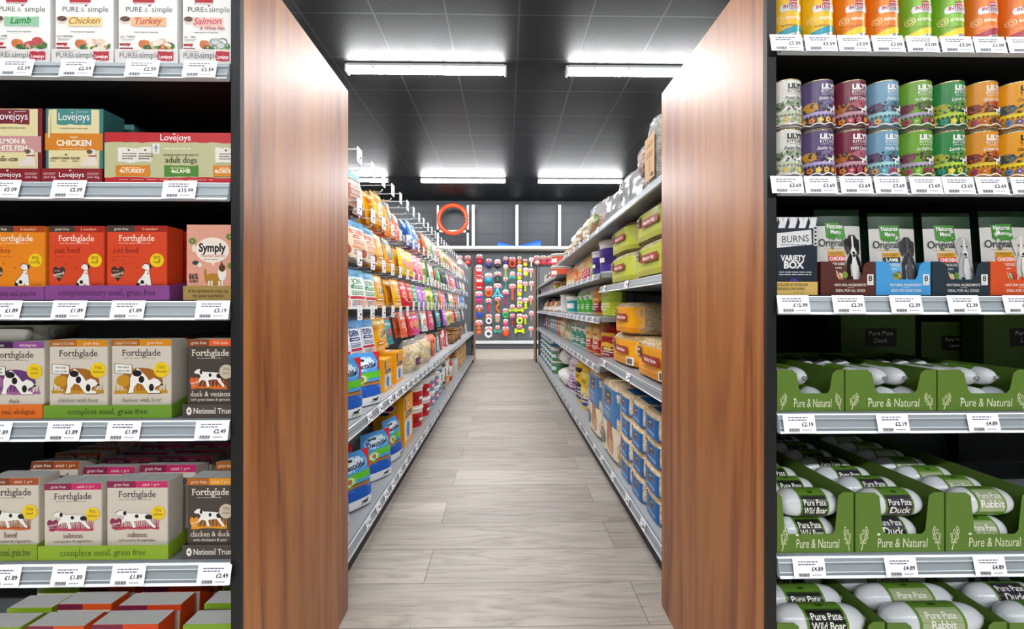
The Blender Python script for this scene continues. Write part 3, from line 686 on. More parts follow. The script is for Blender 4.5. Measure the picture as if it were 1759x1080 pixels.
def d_complete(l, lc, r, rc, flav, grass, heart, badge, body_t='#2f2a27', sub='with potato & vegetables', dog='stand', hill=None, badgec='#f2cf1d', ft=None, pct='75%'):
    def f(P):
        P = P.sub(.165, .835)
        fg_head(P, l, lc, r, rc, body_t, tr='#f6ddd2')
        if dog == 'bow':
            P.ell(.5, .36, .36, .2, hill); P.rect(.04, .16, .94, .21, grass, 6, 1, .012); P.ell(.2, .36, .12, .09, grass)
            for k in range(16): u = .06 + .055 * k; P.poly([(u, .19), (u + .03, .19), (u + .015 + .02 * math.sin(k), .32 + .05 * math.cos(k * 2))], grass)
            P.shape(DOG_BOW, .25, .145, .6, .42, '#241f1d'); P.shape(DOG_BOW, .263, .155, .575, .4, '#f7f4ee'); spots(P, .25, .145, .6, .42, [(.3, .78, .13, .12), (.42, .56, .08, .13), (.7, .26, .07, .14)]); P.circ(.85, .3, .016, '#241f1d')
            P.shape([(0, .1), (1, 0), (1, .85), (0, 1)], .05, .46, .3, .17, '#4a403a'); P.shape([(0, .1), (1, 0), (1, .85), (0, 1)], .06, .468, .28, .154, '#f4f1ea'); P.text('the best', .2, .555, .035, '#2f2a27', mw=.22, rot=-.03); P.text('start in life', .2, .5, .03, '#2f2a27', mw=.24, rot=-.03)
            P.circ(.84, .53, .12, badgec); P.text(pct, .84, .545, .045, '#8a5a12', mw=.18); P.text(badge, .84, .485, .04, '#8a5a12', mw=.19)
            P.text(flav, .5, .035, .06, '#8d8172', mw=.72, b=0, serif=1)
        else:
            P.rect(.08, .235, .86, .275, grass, 6, 1, .01)
            for k in range(24):
                u = .14 + .03 * k; t = .42 + .13 * (k / 24) + .05 * math.sin(k * 2.1)
                P.poly([(u, .26), (u + .018, .26), (u + .05 + .01 * math.sin(k), t)], [grass, lc, rc][k % 3])
            P.shape(DOG_STAND, .13, .255, .7, .3, '#241f1d'); P.shape(DOG_STAND, .14, .262, .68, .288, '#f7f4ee'); spots(P, .13, .255, .7, .3, [(.52, .64, .045, .1), (.8, .6, .09, .13), (.24, .8, .04, .12)])
            P.shape(HEART, .05, .22, .2, .2, heart); P.text('natural', .15, .315, .035, '#f7e6dc', mw=.16, rot=.2); P.lines(.09, .28, .2, .295, 1, '#f7e6dc', 3)
            P.circ(.85, .5, .11, badgec); P.text(pct, .85, .52, .042, '#8a5a12', mw=.16); P.text(badge, .85, .46, .038, '#8a5a12', mw=.17)
            P.text(flav, .5, .12, .075, ft or '#6b4238', mw=.86, b=0, serif=1); P.text(sub, .5, .05, .04, ft or '#6b5a4e', mw=.85, b=0)
    return f
CREAM = '#d8cfc1'
def d_band(t, col, hgt=.36, it=0): return lambda P: (P.text(t, .5, .32, hgt, col, mw=.78, b=.004, serif=1), P.lines(.04, .1, .3, .16, 1, col, 2) if it else None)
def d_trust(P):
    P.rect(0, 0, 1, 1, '#4e4540')
    for k in range(7):
        a = k * .9; P.ell(.13 + .035 * math.cos(a), .5 + .2 * math.sin(a), .02, .11, '#f2eee6', 10)
    P.text('National Trust', .22, .32, .38, '#f2eee6', 'l', mw=.76, b=.008, serif=1)
def d_gold(P): P.text('All the ingredients for a happy dog', .5, .55, .22, '#3a2a14', mw=.8); P.text('this packet is perfection', .5, .2, .22, '#3a2a14', mw=.62)
def d_sym(P):
    P.rect(0, 0, 1, 1, '#e6a690')
    for u, v in ((.12, .78), (.92, .84), (.95, .45)):
        for k in range(6): P.ell(u + .05 * math.cos(k * 1.1), v + .03 * math.sin(k * 1.1), .04, .016, '#5d8a3a', 8)
    P.ell(.16, .68, .05, .05, '#f3e2cf'); P.ell(.55, .66, .36, .17, '#f7ebdf', 28); P.poly([(.5, .52), (.6, .52), (.58, .44)], '#f7ebdf')
    P.text('Symply', .55, .64, .11, '#2b2724', mw=.58, b=.035); P.text('Poached Salmon', .56, .565, .042, '#c9705e', mw=.5, it=.2); P.lines(.36, .525, .76, .545, 1, '#8a7468', 2)
    P.text('86%', .15, .27, .075, '#2b2724', mw=.2, b=.02); P.text('SALMON', .15, .225, .035, '#2b2724', mw=.19, b=.02)
    P.ell(.19, .49, .07, .03, '#3a4658'); P.ell(.28, .46, .05, .03, '#f1e4d8')
    P.ell(.58, .27, .2, .08, '#b5822f'); P.ell(.76, .35, .09, .1, '#f4efe6'); P.ell(.76, .42, .07, .05, '#5a3d22'); P.poly([(.72, .46), (.75, .52), (.78, .46)], '#5a3d22'); P.ell(.4, .34, .03, .07, '#b5822f'); P.circ(.79, .43, .009, '#1d1815')
    for u in (.46, .52, .68, .74): P.rect(u, .13, u + .04, .25, '#f1e8da')
YF = .8725
# third shelf
g3 = 'orange and red cartons on the third shelf'
RED, ORG = '#dd4a26', '#ef8a1c'
carton(-32, 75.5, 387, LZ[2] + .0018, YF, .045, ORG, d_just(ORG, '#a8461c', 'turkey', '90'), 'orange turkey carton beside the red cartons on the third shelf', g3, face=ORG)
carton(78, 177, 387, LZ[2] + .0018, YF, .045, RED, d_just(RED, '#a3241c', 'beef', '90'), 'red beef carton next to the orange turkey carton', g3, face=RED)
carton(178, 285.5, 386.5, LZ[2] + .0018, YF, .045, RED, d_just(RED, '#a3241c', 'beef', '90'), 'red beef carton at the end of the purple tray, by the pink carton', g3, face=RED)
for k in range(4):
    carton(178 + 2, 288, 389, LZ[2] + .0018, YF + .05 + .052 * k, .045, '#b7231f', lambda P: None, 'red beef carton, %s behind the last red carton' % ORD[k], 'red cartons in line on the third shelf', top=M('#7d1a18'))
tray(-45, 75.8, 492, LZ[2], .868, .3, '#8c4a8e', d_band('complementary meal, grain free', '#4a1c50'), 'purple tray under the orange turkey carton', 1.6)
tray(76.3, 291, 490, LZ[2], .868, .3, '#8c4a8e', d_band('complementary meal, grain free', '#4a1c50', .4), 'purple tray under the two red beef cartons', 1.7)
carton(316, 400.8, 385, LZ[2] + .0018, YF, .06, '#dba08c', d_sym, 'pink carton with a collie under a speech bubble, third shelf', top=M('#b98a78'))
tray(314, 401.0, 491, LZ[2], .868, .2, '#a98b4c', d_gold, 'gold tray under the pink carton', 1.2)
# fourth shelf
g4 = 'cartons with white dogs on the fourth shelf'
carton(-32, 74, 587, LZ[3] + .0018, YF, .045, CREAM, d_complete('puppy', '#3c1f45', 'wholegrain', '#8d4a96', 'duck', '#a8689c', '#7a3a80', 'duck', dog='bow', hill='#6a3a78'), 'cream carton with a purple header and hill, fourth shelf', g4, face=CREAM)
for k, (a, b, t, ln) in enumerate(((77, 182, 584, .008), (185, 292, 583, -.008))):
    carton(a, b, t, LZ[3] + .0018, YF + .002, .045, CREAM, d_complete('puppy 2-12 mths', '#a9671c', 'grain free', '#d38a1d', 'chicken with liver', '#c8921e', '#d9a02a', 'chicken', dog='bow', hill='#a8661e'), 'cream puppy carton with ochre header, ' + ['beside the purple carton', 'beside the dark brown carton'][k], g4, face=CREAM)
for k in range(4):
    carton(186, 292.5, 585, LZ[3] + .0018, YF + .055 + .055 * k, .045, '#b9ae9e', lambda P: P.rect(0, .9, 1, 1, '#c07a1c'), 'cream puppy carton, %s behind the end puppy carton' % ORD[k], 'puppy cartons in line on the fourth shelf', top=M('#8f6a34'))
BRN = '#4a423c'
carton(317.5, 400.8, 583, LZ[3] + .0018, YF, .045, BRN, d_complete('grain free', '#8a4a2a', '75% duck', '#e2632a', 'duck & venison', '#e2762a', '#e2632a', 'duck', '#f2eadc', 'with green beans & apricots', badgec='#cfc4b2', ft='#f2eadc'), 'dark brown duck and venison carton on the fourth shelf', g4, face=BRN)
tray(-45, 73.5, 695, LZ[3], .868, .3, '#e2701e', d_band('complete meal, wholegrain', '#5a2208'), 'orange tray under the purple-headed carton', 1.7)
tray(74.2, 295, 696, LZ[3], .868, .32, '#6f9a2c', d_band('complete meal, grain free', '#24330c', .4), 'green tray under the two puppy cartons', 2.0)
tray(313, 401.0, 694, LZ[3], .868, .25, '#4e4540', d_trust, 'dark tray under the duck and venison carton', 1.2)
# upturned moulded tray lying on the fourth-shelf cartons
mb = MB(); tz = at(75, 587, YF).z + .0005; x0, x1 = at(-60, 570, .93).x, at(112, 570, .93).x
def rr_ring(w, d, z, cx): return [(cx + w * abs(math.cos(a)) ** .5 * (1 if math.cos(a) > 0 else -1), d * abs(math.sin(a)) ** .5 * (1 if math.sin(a) > 0 else -1), z) for a in [2 * PI * (k + .5) / 28 for k in range(28)]]
W = (x1 - x0) / 2; pm = M('#8b8a82', .8, bump=.3, bscale=90)
mb.loft([rr_ring(W * .84, .05, .0, 0), rr_ring(W * .88, .053, .008, 0), rr_ring(W * .97, .06, .03, 0), rr_ring(W, .064, .0315, 0), rr_ring(W, .064, .034, 0)], pm)
mb.loft([rr_ring(W * .36, .01, .001, W * .35), rr_ring(W * .44, .012, .026, W * .35)], M('#a2a198', .8)); 
mb.v = [(x, y - (.052 if i >= 28 * 5 else 0), z) for i, (x, y, z) in enumerate(mb.v)]
tag(mb.build('pulp_tray', None, ((x0 + x1) / 2, .94, tz)), 'grey moulded pulp tray resting on the fourth-shelf cartons', 'tray')
# fifth shelf: open files of cartons
def bare(headL, headR, body): return lambda P: (P.rect(0, .895, .47, 1, headL), P.rect(.47, .895, 1, 1, headR), P.text('grain free', .24, .925, .042, '#e9dccb', mw=.36), P.text('adult 1 yr+', .72, .925, .042, '#f0ddd0', mw=.4), P.text('Forthglade', .5, .745, .095, '#2f2a27', mw=.8, b=.006, serif=1))
C5 = [(-34, 64, 823, CREAM, ('#7d3a1c', '#a8501f'), 'beef', '#c8642c', '#b5502a', 'beef', 'rust-headed beef', None, 'with potato & vegetables'),
      (66.5, 171.5, 833, CREAM, ('#8a1f4c', '#c62c68'), 'salmon', '#c2485e', '#8a2d52', 'salmon', 'pink-headed salmon', None, 'with potato & vegetables'),
      (174, 287, 829, CREAM, ('#8a1f4c', '#c62c68'), 'salmon', '#c2485e', '#8a2d52', 'salmon', 'pink-headed salmon', None, 'with potato & vegetables'),
      (317.5, 400.8, 823, BRN, ('#b5641c', '#e39a1e'), 'chicken & duck', '#e59a1e', '#e59a1e', 'duck', 'dark brown chicken and duck', '#f2eadc', 'with chickpeas & pear')]
where5 = ['by the salmon cartons', 'between the beef and the other salmon cartons', 'at the end of its green tray', 'beside the walnut panel']
for c, (a, b, t, body, hd, fl, gr, ht, bd, nm, ft, sub) in enumerate(C5):
    ln = [.0, .012, -.008, 0][c]
    carton(a + (1.5 if ln else 0), b - (1.5 if ln else 0), t, LZ[4] + .0018, YF + (.003 if ln else 0), .042, body, d_complete('grain free', hd[0], 'adult 1 yr+', hd[1], fl, gr, ht, bd, ft or '#2f2a27', sub, badgec='#f2cf1d' if not ft else '#cfc4b2', ft=ft), 'front %s carton on the fifth shelf, %s' % (nm, where5[c]), 'front cartons on the fifth shelf', ln, face=body)
    for k in range(7 if c < 3 else 6):
        carton(a + 1, b - 1, t + [1, -1, 2][k % 3], LZ[4] + .0018, YF + .056 + .05 * k, .042, body, bare(hd[0], hd[1], body) if k < 4 else (lambda P, h=hd: P.rect(0, .895, 1, 1, h[1])),
               '%s carton, %s behind the front one, %s' % (nm, ORD[k], ['beside salmon', 'middle column', 'end column', 'by the panel'][c]), 'cartons in line on the fifth shelf', random.uniform(-.006, .006), face=body, tip=.17)
tray(-45, 64, 936, LZ[4], .868, .46, '#8aa42c', d_band('complete meal, grain free', '#33400c', .4), 'green tray under the beef cartons on the fifth shelf', 1.5)
tray(64.5, 289, 938, LZ[4], .868, .46, '#8fb02c', d_band('complete meal, grain free', '#4a5c14', .4), 'green tray with scuffed front under the salmon cartons', 1.8)
tray(313, 401.0, 936, LZ[4], .868, .42, '#4e4540', d_trust, 'dark tray under the chicken and duck cartons', 1.1)
# bottom shelf: tops only
C6 = [(-70, 20, 1092, '#8fb02c', '#e9e9e7', 'lime-edged'), (24, 132, 1088, '#dd5a22', '#e4e4e2', 'orange-edged'), (138, 262, 1088, '#d8471f', '#e9e9e7', 'red-edged'), (300, 400.5, 1085, '#7fa52a', '#ececea', 'green-and-black-edged')]
for c, (a, b, t, ed, tp, nm) in enumerate(C6):
    for k in range(7):
        hz = lambda P, e=ed, c=c: (P.rect(0, .93, .47, 1, '#7a2440' if c in (1, 2) else e), P.rect(.47, .93, 1, 1, e), P.text('Forthglade', .5, .7, .1, '#2f2a27', mw=.78, serif=1))
        carton(a + 1, b - 1, t + [0, 2, -1, 1][(k + c) % 4], LZ[5] + .0005, .878 + .06 * k, .046, ed, hz, '%s pale-topped carton on the bottom shelf, %s from its front' % (nm, ORD[k]), 'cartons with pale tops on the bottom shelf', random.uniform(-.015, .015), face=CREAM if c < 3 else '#3a342f', tip=.05, top=M('#e6e6e3', .6))
# tickets
LT = [[(26, '2.59', 'white lamb carton'), (131, '2.59', 'white chicken carton'), (243, '2.59', 'white turkey carton'), (342, '2.59', 'white salmon carton')],
      [(3, '2.09', 'burgundy-edged carton'), (116, '2.09', 'teal-edged carton'), (307, '15.99', 'red multipack box')],
      [(5, '1.89', 'orange turkey carton'), (117, '1.89', 'red beef carton by the turkey'), (218, '1.89', 'end red beef carton'), (364, '3.19', 'pink carton')],
      [(-12, '1.89', 'purple-headed carton'), (108, '1.89', 'puppy carton beside the purple one'), (211, '1.89', 'end puppy carton'), (363, '2.49', 'duck and venison carton')],
      [(4, '1.89', 'beef cartons'), (116, '1.89', 'middle salmon carton'), (219, '1.89', 'end salmon carton'), (367, '2.49', 'chicken and duck carton')]]
front_tickets(LT, LZ, 'boxed food', 'price tickets on the boxed food bay')
# ================================================================== tins and trays in the second front bay
def draw_on(draw, P, tl): P.tl = tl; P.st = .00003; draw(P)
def tin(r, h, body, draw, name='food_tin'):
    mb = MB(); SIL = M('#c3c6c8', .22, .9)
    mb.lathe([(r * .9, .0), (r * .985, .0008), (r, .003)], SIL, n=36); mb.loft([[(r * math.cos(2 * PI * k / 36), r * math.sin(2 * PI * k / 36), z) for k in range(36)] for z in (.003, h - .003)], M(body, .3), False)
    draw_on(draw, Print(mb, cyl_fn(r, .003, h - .003), PI * r, h - .006, .3), .0004)
    o = mb.build(name)
    l = MB(); l.lathe([(r, h - .0032), (r * 1.004, h - .002), (r * 1.004, h - .0004), (r * .985, h), (r * .95, h - .0015), (r * .9, h - .0032), (.001, h - .0034)], M('#d9c99a', .25, .9), n=36); l.build('rim', o)
    return o
def d_integ(top, wave, word, arc='#ffffff', sub=None):
    def f(P):
        P.rect(0, 0, 1, 1, top, 24, 1); P = P.sub(0, .7); P.l += .0004
        n = 24
        def wavef(o, c):
            l = P.up(); vs = []
            for k in range(n + 1):
                u = k / n; t = max(.004, o + .3 + .13 * math.sin((u - .45) * 3.2)); vs += [P.fn(u, max(0, t - .2), l), P.fn(u, t, l)]
            P.mb.add(vs, [(2 * k, 2 * k + 2, 2 * k + 3, 2 * k + 1) for k in range(n)], P.mat(c), True)
        wavef(0, wave); wavef(-.17, M('#c9ccce', .25, .8)); wavef(-.3, M('#c9ccce', .25, .8))
        P.rect(.3, .72, .72, .9, '#e4e6ea', 8, 1); P.ell(.31, .81, .04, .09, '#e4e6ea'); P.ell(.7, .81, .04, .09, '#e4e6ea')
        P.rect(.44, .9, .62, 1, '#a81c2c', 5, 1); P.text('animonda', .53, .93, .045, '#ffffff', mw=.17)
        P.text('INTEGRA', .5, .8, .085, '#a8293a', mw=.34, b=.03); P.text('PROTECT', .54, .745, .042, '#55585e', mw=.24)
        P.ell(.25, .53, .085, .1, '#ffe0a8'); P.ell(.25, .53, .07, .085, top); P.ell(.25, .53, .045, .055, '#ffe0a8'); P.ell(.25, .53, .03, .035, top)
        P.text(word, .36, .5, .07, '#fff4d8', 'l', mw=.3, b=.03); P.lines(.3, .33, .7, .38, 2, '#8a6a20' if wave != '#a3203c' else '#f0c8a0', 3)
        P.lines(.2, .08, .7, .12, 1, '#85888c', 4)
    return f
def tin_row(px_list, Y, z, mk, r): pass
def px_x(px, Y): return at(px, 527, Y).x
INT = [(1343.5, ('#f0c020', '#1d96a8', 'SENSITIVE'), 'yellow tin with a teal wave, partly behind the walnut panel'), (1398, ('#f0c020', '#1d96a8', 'SENSITIVE'), 'yellow tin with a teal wave, full in view on the top shelf'),
       (1453, ('#f08418', '#f2cc14', 'RENAL'), 'orange tin with a yellow wave, beside the yellow tin'), (1508, ('#f08418', '#f2cc14', 'RENAL'), 'orange tin with a yellow wave, beside the green tins'),
       (1563, ('#7fb62c', '#f0d018', 'INTESTINAL'), 'green tin with a yellow wave, beside the orange tins with yellow waves'), (1618, ('#7fb62c', '#f0d018', 'INTESTINAL'), 'green tin with a yellow wave, beside the orange tins with crimson waves'),
       (1674, ('#f07a1c', '#a3203c', 'RENAL'), 'orange tin with a crimson wave, beside the green tins'), (1732, ('#f07a1c', '#a3203c', 'RENAL'), 'orange tin with a crimson wave, second from the green tins'), (1790, ('#f07a1c', '#a3203c', 'RENAL'), 'orange tin with a crimson wave at the picture edge')]
for px, a, lab in INT:
    o = tin(.0335, .125, a[0], d_integ(*a)); o.location = (px_x(px, .9035), .9035, RZ[0] + .0004); tag(o, lab, 'tin', 'tall tins on the top shelf of the tin bay')
ARROW = [(0, .5), (.08, .72), (.12, .62), (.5, .6), (.62, .85), (.58, 1), (.66, .9), (.72, 1), (.74, .86), (.9, .8), (1, .7), (.84, .64), (.8, .5), (.9, .1), (.8, .05), (.72, .36), (.4, .38), (.3, .05), (.18, .08), (.26, .36), (.2, .5), (.12, .54)]
def d_lily(col, fol, ground, flowers, name, ink='#ffffff', sub='#ffffff'):
    def f(P):
        rr = random.Random(name)
        P.rect(0, .0, 1, 1, col, 20, 1)
        P.text("LILY'S", .56, .82, .1, ink, mw=.42, b=.055); P.text('KITCHEN', .56, .735, .062, ink, mw=.34, b=.01, sp=1.15); P.lines(.4, .695, .72, .715, 1, ink, 4)
        P.text(name, .55, .59, .07, sub, mw=.42, it=.3, rot=.03, b=.008)
        P.ell(.2, .45, .14, .1, fol[0]); P.ell(.6, .5, .2, .09, fol[1])
        for k in range(56):
            u, v = rr.random() * .95 + .02, .34 + rr.random() * .2; P.ell(u, v, .022, .024, rr.choice(fol + ['#3a2d33']), 8)
        P.rect(.05, .26, .98, .335, ground, 14, 1, .008)
        for k in range(30): u = .05 + .031 * k; P.poly([(u, .27), (u + .02, .27), (u + .01, .2)], '#4a4038' if k % 2 else ground)
        P.shape(ARROW, .48, .27, .22, .22, '#4a4048'); P.shape(ARROW, .485, .275, .21, .205, '#ffffff')
        for k in range(7):
            u = .1 + .13 * k; c = flowers[k % len(flowers)]
            for j in range(5): P.ell(u + .032 * math.cos(j * 1.257), .15 + .042 * math.sin(j * 1.257), .022, .028, c, 8)
            P.ell(u, .15, .014, .018, '#2d2a30' if k % 2 else '#f4e6b0', 8)
        l = P.up(); n = 40; vs = []                      # white scalloped foot
        for k in range(n + 1):
            u = k / n; t = .035 + .045 * abs(math.sin(u * 15)); vs += [P.fn(u, t - .012, l), P.fn(u, t + .014, l)]
        P.mb.add(vs, [(2 * k, 2 * k + 2, 2 * k + 3, 2 * k + 1) for k in range(n)], P.mat('#f2f0ea'), True)
        P.rect(0, 0, 1, .03, '#4a3c34', 20, 1)
    return f
LIL = [(1343.8, ('#e8e8e2', ['#7f9a6a', '#a8b89a'], '#c8d4b8', ['#d8c060', '#9ab07a'], 'Puppy Recipe', '#2a2a2a', '#5a5a5a'), 'white'),
       (1398.3, ('#5b4a78', ['#d8a23a', '#8a78a8'], '#b8a8d8', ['#e8b030', '#e88a2a', '#e8c84a'], 'Senior Recipe'), 'purple'),
       (1453, ('#7c2640', ['#c8742e', '#b8607a'], '#c89aa8', ['#b04a58', '#e8902a', '#c85068'], 'Wild Campfire'), 'maroon'),
       (1507, ('#79a9c8', ['#6a5a7a', '#4a8a9a'], '#a8dce0', ['#b83a58', '#f0b060', '#5ab0b8'], 'Fishy Fish'), 'pale blue'),
       (1563.5, ('#74ac30', ['#8a4a5a', '#5a7a3a'], '#b8a8c8', ['#a02c5a', '#c8486a', '#8ac04a'], 'An English Garden'), 'lime green'),
       (1618.5, ('#2f8a48', ['#b8b83a', '#5a9a4a'], '#b8d440', ['#c8c83a', '#2a9a8a', '#e8d03a'], 'Lamb Hotpot'), 'dark green'),
       (1674, ('#e89a22', ['#8a3a2a', '#c8642a'], '#e8d23a', ['#5a2a2a', '#a82a5a', '#c86a2a'], 'Great British'), 'amber'),
       (1731, ('#f0a818', ['#4a5a6a', '#8a8a3a'], '#f0d820', ['#2a5a8a', '#3a7ac0', '#6a5a9a'], 'Chicken & Turkey', '#1d1a16', '#4a3410'), 'golden yellow'),
       (1788, ('#e0642a', ['#a83a2a', '#e8a03a'], '#f0b83a', ['#8a2a2a', '#e8d03a'], 'Chicken Dinner'), 'orange-red')]
hl = at(1500, 224, .9035).z - at(1500, 307, .9035).z - .001
for px, a, nm in LIL:
    o = tin(.0343, hl, a[0], d_lily(*a)); o.location = (px_x(px, .9035), .9035, RZ[1] + .0004)
    g = 'illustrated tins stacked two high on the second shelf'
    tag(o, '%s illustrated tin in the lower layer of the second shelf' % nm, 'tin', g)
    dup(o, (px_x(px, .9035) + random.uniform(-.0003, .0003), .9035, RZ[1] + .0008 + hl), random.uniform(-.12, .12), '%s illustrated tin in the upper layer of the second shelf' % nm, g)

# ---- third shelf: variety box and pouch display boxes
def d_burns(P):
    P.rect(0, 0, 1, 1, '#232c3a')
    rr = random.Random(3)
    for k in range(13):                                   # knotwork border
        u = k / 12; pts = [(u - .05, 1), (u + .04, 1), (u + .12, .86), (u + .03, .86)]; P.poly([(max(0, min(1, p[0])), p[1]) for p in pts], '#e2e4e6' if k % 2 else '#c9ccd0')
        pts = [(u - .05, .86), (u + .04, .86), (u + .12, 1), (u + .03, 1)]; P.poly([(max(0, min(1, p[0])), p[1]) for p in pts], '#eceef0' if k % 3 else '#232c3a')
    for k in range(5): v = .64 + .05 * k; P.ell(.95, v + .02, .06, .03, '#dcdfe2'); P.ell(.95, v + .02, .035, .014, '#232c3a')
    P.shape([(0, .02), (1, .2), (.98, 1), (0, .8)], .0, .6, .86, .24, '#e8eaec'); P.text('BURNS', .46, .68, .085, '#20242c', mw=.66, rot=.05, b=.0); P.lines(.1, .635, .8, .655, 1, '#70747a', 3)
    P.text('VARIETY', .4, .44, .07, '#f4f4f4', mw=.62, b=.045); P.text('BOX', .42, .345, .085, '#f4f4f4', mw=.5, b=.045)
    P.lines(.05, .25, .85, .31, 2, '#c8ccd2', 5); P.ell(.42, .17, .1, .05, '#4a3a8a'); P.rect(0, 0, 1, .17, '#dcb868')
    P.text('DEVELOPED BY VETERINARY', .38, .115, .032, '#2c2618', mw=.78, b=.02); P.text('SURGEON JOHN BURNS', .34, .065, .032, '#2c2618', mw=.68, b=.02); P.lines(.4, .025, .75, .04, 1, '#5a4c2c', 2)
carton(1334.5, 1408.5, 372, RZ[2] + .0004, .8725, .2, '#1b222d', d_burns, 'navy variety box with gold foot on the third shelf, by the walnut panel', top=M('#1b222d'))
def display_box(px0, px1, pside, pcut, zb, Y, depth, col, draw, label, group, back=None, cu=(.26, .8), name='display_tray', pb=None, flap=None):
    a, b = at(px0, pside, Y), at(px1, pside, Y); w, h = b.x - a.x - .001, a.z - zb - .0004; c = at(px0, pcut, Y).z - zb; mb = MB(); t = .0008; m = M(col, .5); inn = M('#8d8576', .7)
    pts = [(-w / 2, 0), (w / 2, 0), (w / 2, h), (w * (cu[1] - .5) + .01, h), (w * (cu[1] - .5), h - .008), (w * (cu[1] - .54), c + .008), (w * (cu[1] - .58), c), (w * (cu[0] - .42), c), (w * (cu[0] - .46), c + .008), (w * (cu[0] - .5), h - .008), (w * (cu[0] - .5) - .01, h), (-w / 2, h)]
    mb.prism(pts, 0, t, m)
    for s in (-1, 1): xa, xb = sorted((s * w / 2, s * (w / 2 - t))); mb.box(xa, xb, t, depth, 0, h * 1.0, m)
    mb.box(-w / 2, w / 2, depth - t, depth, 0, h, m); mb.box(-w / 2, w / 2, t, depth - t, 0, t, inn)
    P = Print(mb, front(-w / 2, w / 2, 0, h), w, h, .45); draw(P)
    o = mb.build(name, None, ((a.x + b.x) / 2, Y, zb + .0004)); tag(o, label, 'tray', group)
    return o, w, h
DOGS = {'collie': ('#1d1b1c', '#f2f0ee'), 'terrier': ('#3c3c3e', '#59595c'), 'hound': ('#bdbdbf', '#e6e6e6'), 'lab': ('#d8d4cc', '#f0eee8')}
def d_orig(head, txt, lab1, lab2, tint, dog, ingr):
    def f(P):
        d, l = DOGS[dog]; rr = random.Random(txt)
        P.rect(0, .8, 1, 1, '#1f3a24', 6, 2); P.rect(0, .2, 1, .8, '#d4d2cf', 8, 8); P.rect(0, .0, 1, .2, tint, 8, 2)
        P.rect(.2, .66, .62, .84, '#3f8a2c', 6, 2); P.ell(.41, .665, .21, .03, '#3f8a2c'); P.text('Natures', .41, .77, .055, '#ffffff', mw=.34, b=.015); P.text('Menu', .41, .705, .05, '#ffffff', mw=.22, b=.015)
        P.text('Original', .3, .555, .09, '#2f3a35', mw=.5, b=.015); P.ell(.32, .525, .2, .006, '#c8a83a')
        P.rect(.2, .44, .56, .5, '#d9a01c', 4, 1); P.lines(.23, .455, .52, .485, 2, '#6a4a10', 3); P.rect(.2, .375, .56, .44, lab2, 4, 1); P.text(txt, .38, .388, .04, '#ffffff', mw=.32, b=.025)
        P.rect(.2, .2, .56, .375, tint, 4, 3); P.text(lab1, .38, .33, .03, '#f4ece4', mw=.32, b=.015); P.lines(.26, .285, .5, .31, 1, '#f4ece4', 2)
        P.shape([(.02, 0), (.98, 0), (1, .3), (.9, .62), (.72, .8), (.5, 1), (.28, .8), (.1, .62), (0, .3)], .54, .06, .42, .5, d)
        P.shape([(.2, 0), (.8, 0), (.9, .5), (.62, 1), (.38, 1), (.1, .5)], .64, .1, .22, .36, l)
        for e in (0, 1): P.shape([(.1, .9), (.6, 1), (1, .7), (.8, .1), (.45, 0), (.15, .4)], .545 + .265 * e, .45, .13, .2, d, e == 1)
        P.shape([(.1, .8), (.3, 1), (.7, 1), (.9, .8), (.86, .45), (.68, .1), (.5, 0), (.32, .1), (.14, .45)], .6, .42, .3, .27, d)
        P.shape([(.4, 1), (.6, 1), (.62, .5), (.9, .25), (.7, 0), (.3, 0), (.1, .25), (.38, .5)], .655, .42, .19, .26, l)
        P.ell(.75, .475, .035, .018, '#141314'); P.ell(.75, .443, .045, .008, '#3a2a2a'); P.circ(.685, .575, .011, '#141314'); P.circ(.815, .575, .011, '#141314')
        P.rect(.69, .12, .75, .25, l); P.rect(.82, .12, .88, .25, l)
        for k in range(18): P.ell(.22 + rr.random() * .3, .1 + rr.random() * .14, .05 + rr.random() * .03, .03 + rr.random() * .02, rr.choice(ingr), 10)
    return f
def d_disp(t2, n=True, tc='#f4ece4'):
    def f(P):
        P.text('NATURAL INGREDIENTS', .55, .27, .07, tc, mw=.58, b=.015); P.rect(.5, .22, .62, .23, tc); P.text(t2, .55, .1, .075, tc, mw=.54, b=.015)
        if n: P.rect(.86, .3, .975, .62, '#f2f0ec'); P.text('8', .917, .42, .16, '#20242c', mw=.1, b=.02); P.lines(.875, .33, .96, .37, 1, '#55585e', 2)
    return f
ORI = [(1409.5, 1503, 355, '#5a2a22', d_orig('', 'CHICKEN', 'WITH RABBIT', '#e0442a', '#5a2a22', 'collie', ['#c8402a', '#e07a3a', '#ece6d8', '#e8e0d0', '#7a9a3a']), 'IDEAL FOR ALL DOGS', 'brown', 'collie', 'pouch with a black and white dog in the brown box'),
       (1504.5, 1599, 361, '#4aa3e2', d_orig('', 'LAMB', 'WITH VEGETABLES', '#16302c', '#6fb8ea', 'terrier', ['#7a1f2a', '#8a2c30', '#e0a83a', '#d8c8a0', '#5a8a3a']), 'IDEAL FOR OLDER DOGS', 'sky blue', 'terrier', 'pouch with a dark grey dog in the sky blue box'),
       (1600.5, 1699.5, 361, '#24343e', d_orig('', 'CHICKEN', 'WITH DUCK', '#e0442a', '#2c4250', 'hound', ['#8a1f3a', '#e8c07a', '#f0d8cc', '#e8cfc4', '#5a8a3a']), 'IDEAL FOR ALL DOGS', 'slate', 'hound', 'pouch with a pale hound in the slate box'),
       (1701, 1800, 358, '#dd541f', d_orig('', 'CHICKEN', 'WITH VEGETABLES', '#e8642a', '#e0562a', 'lab', ['#4a7a2a', '#6a9a3a', '#f0e0d4', '#e8d4c8', '#c8402a']), 'IDEAL FOR ALL DOGS', 'orange', 'lab', 'pouch with an orange flavour panel in the orange box')]
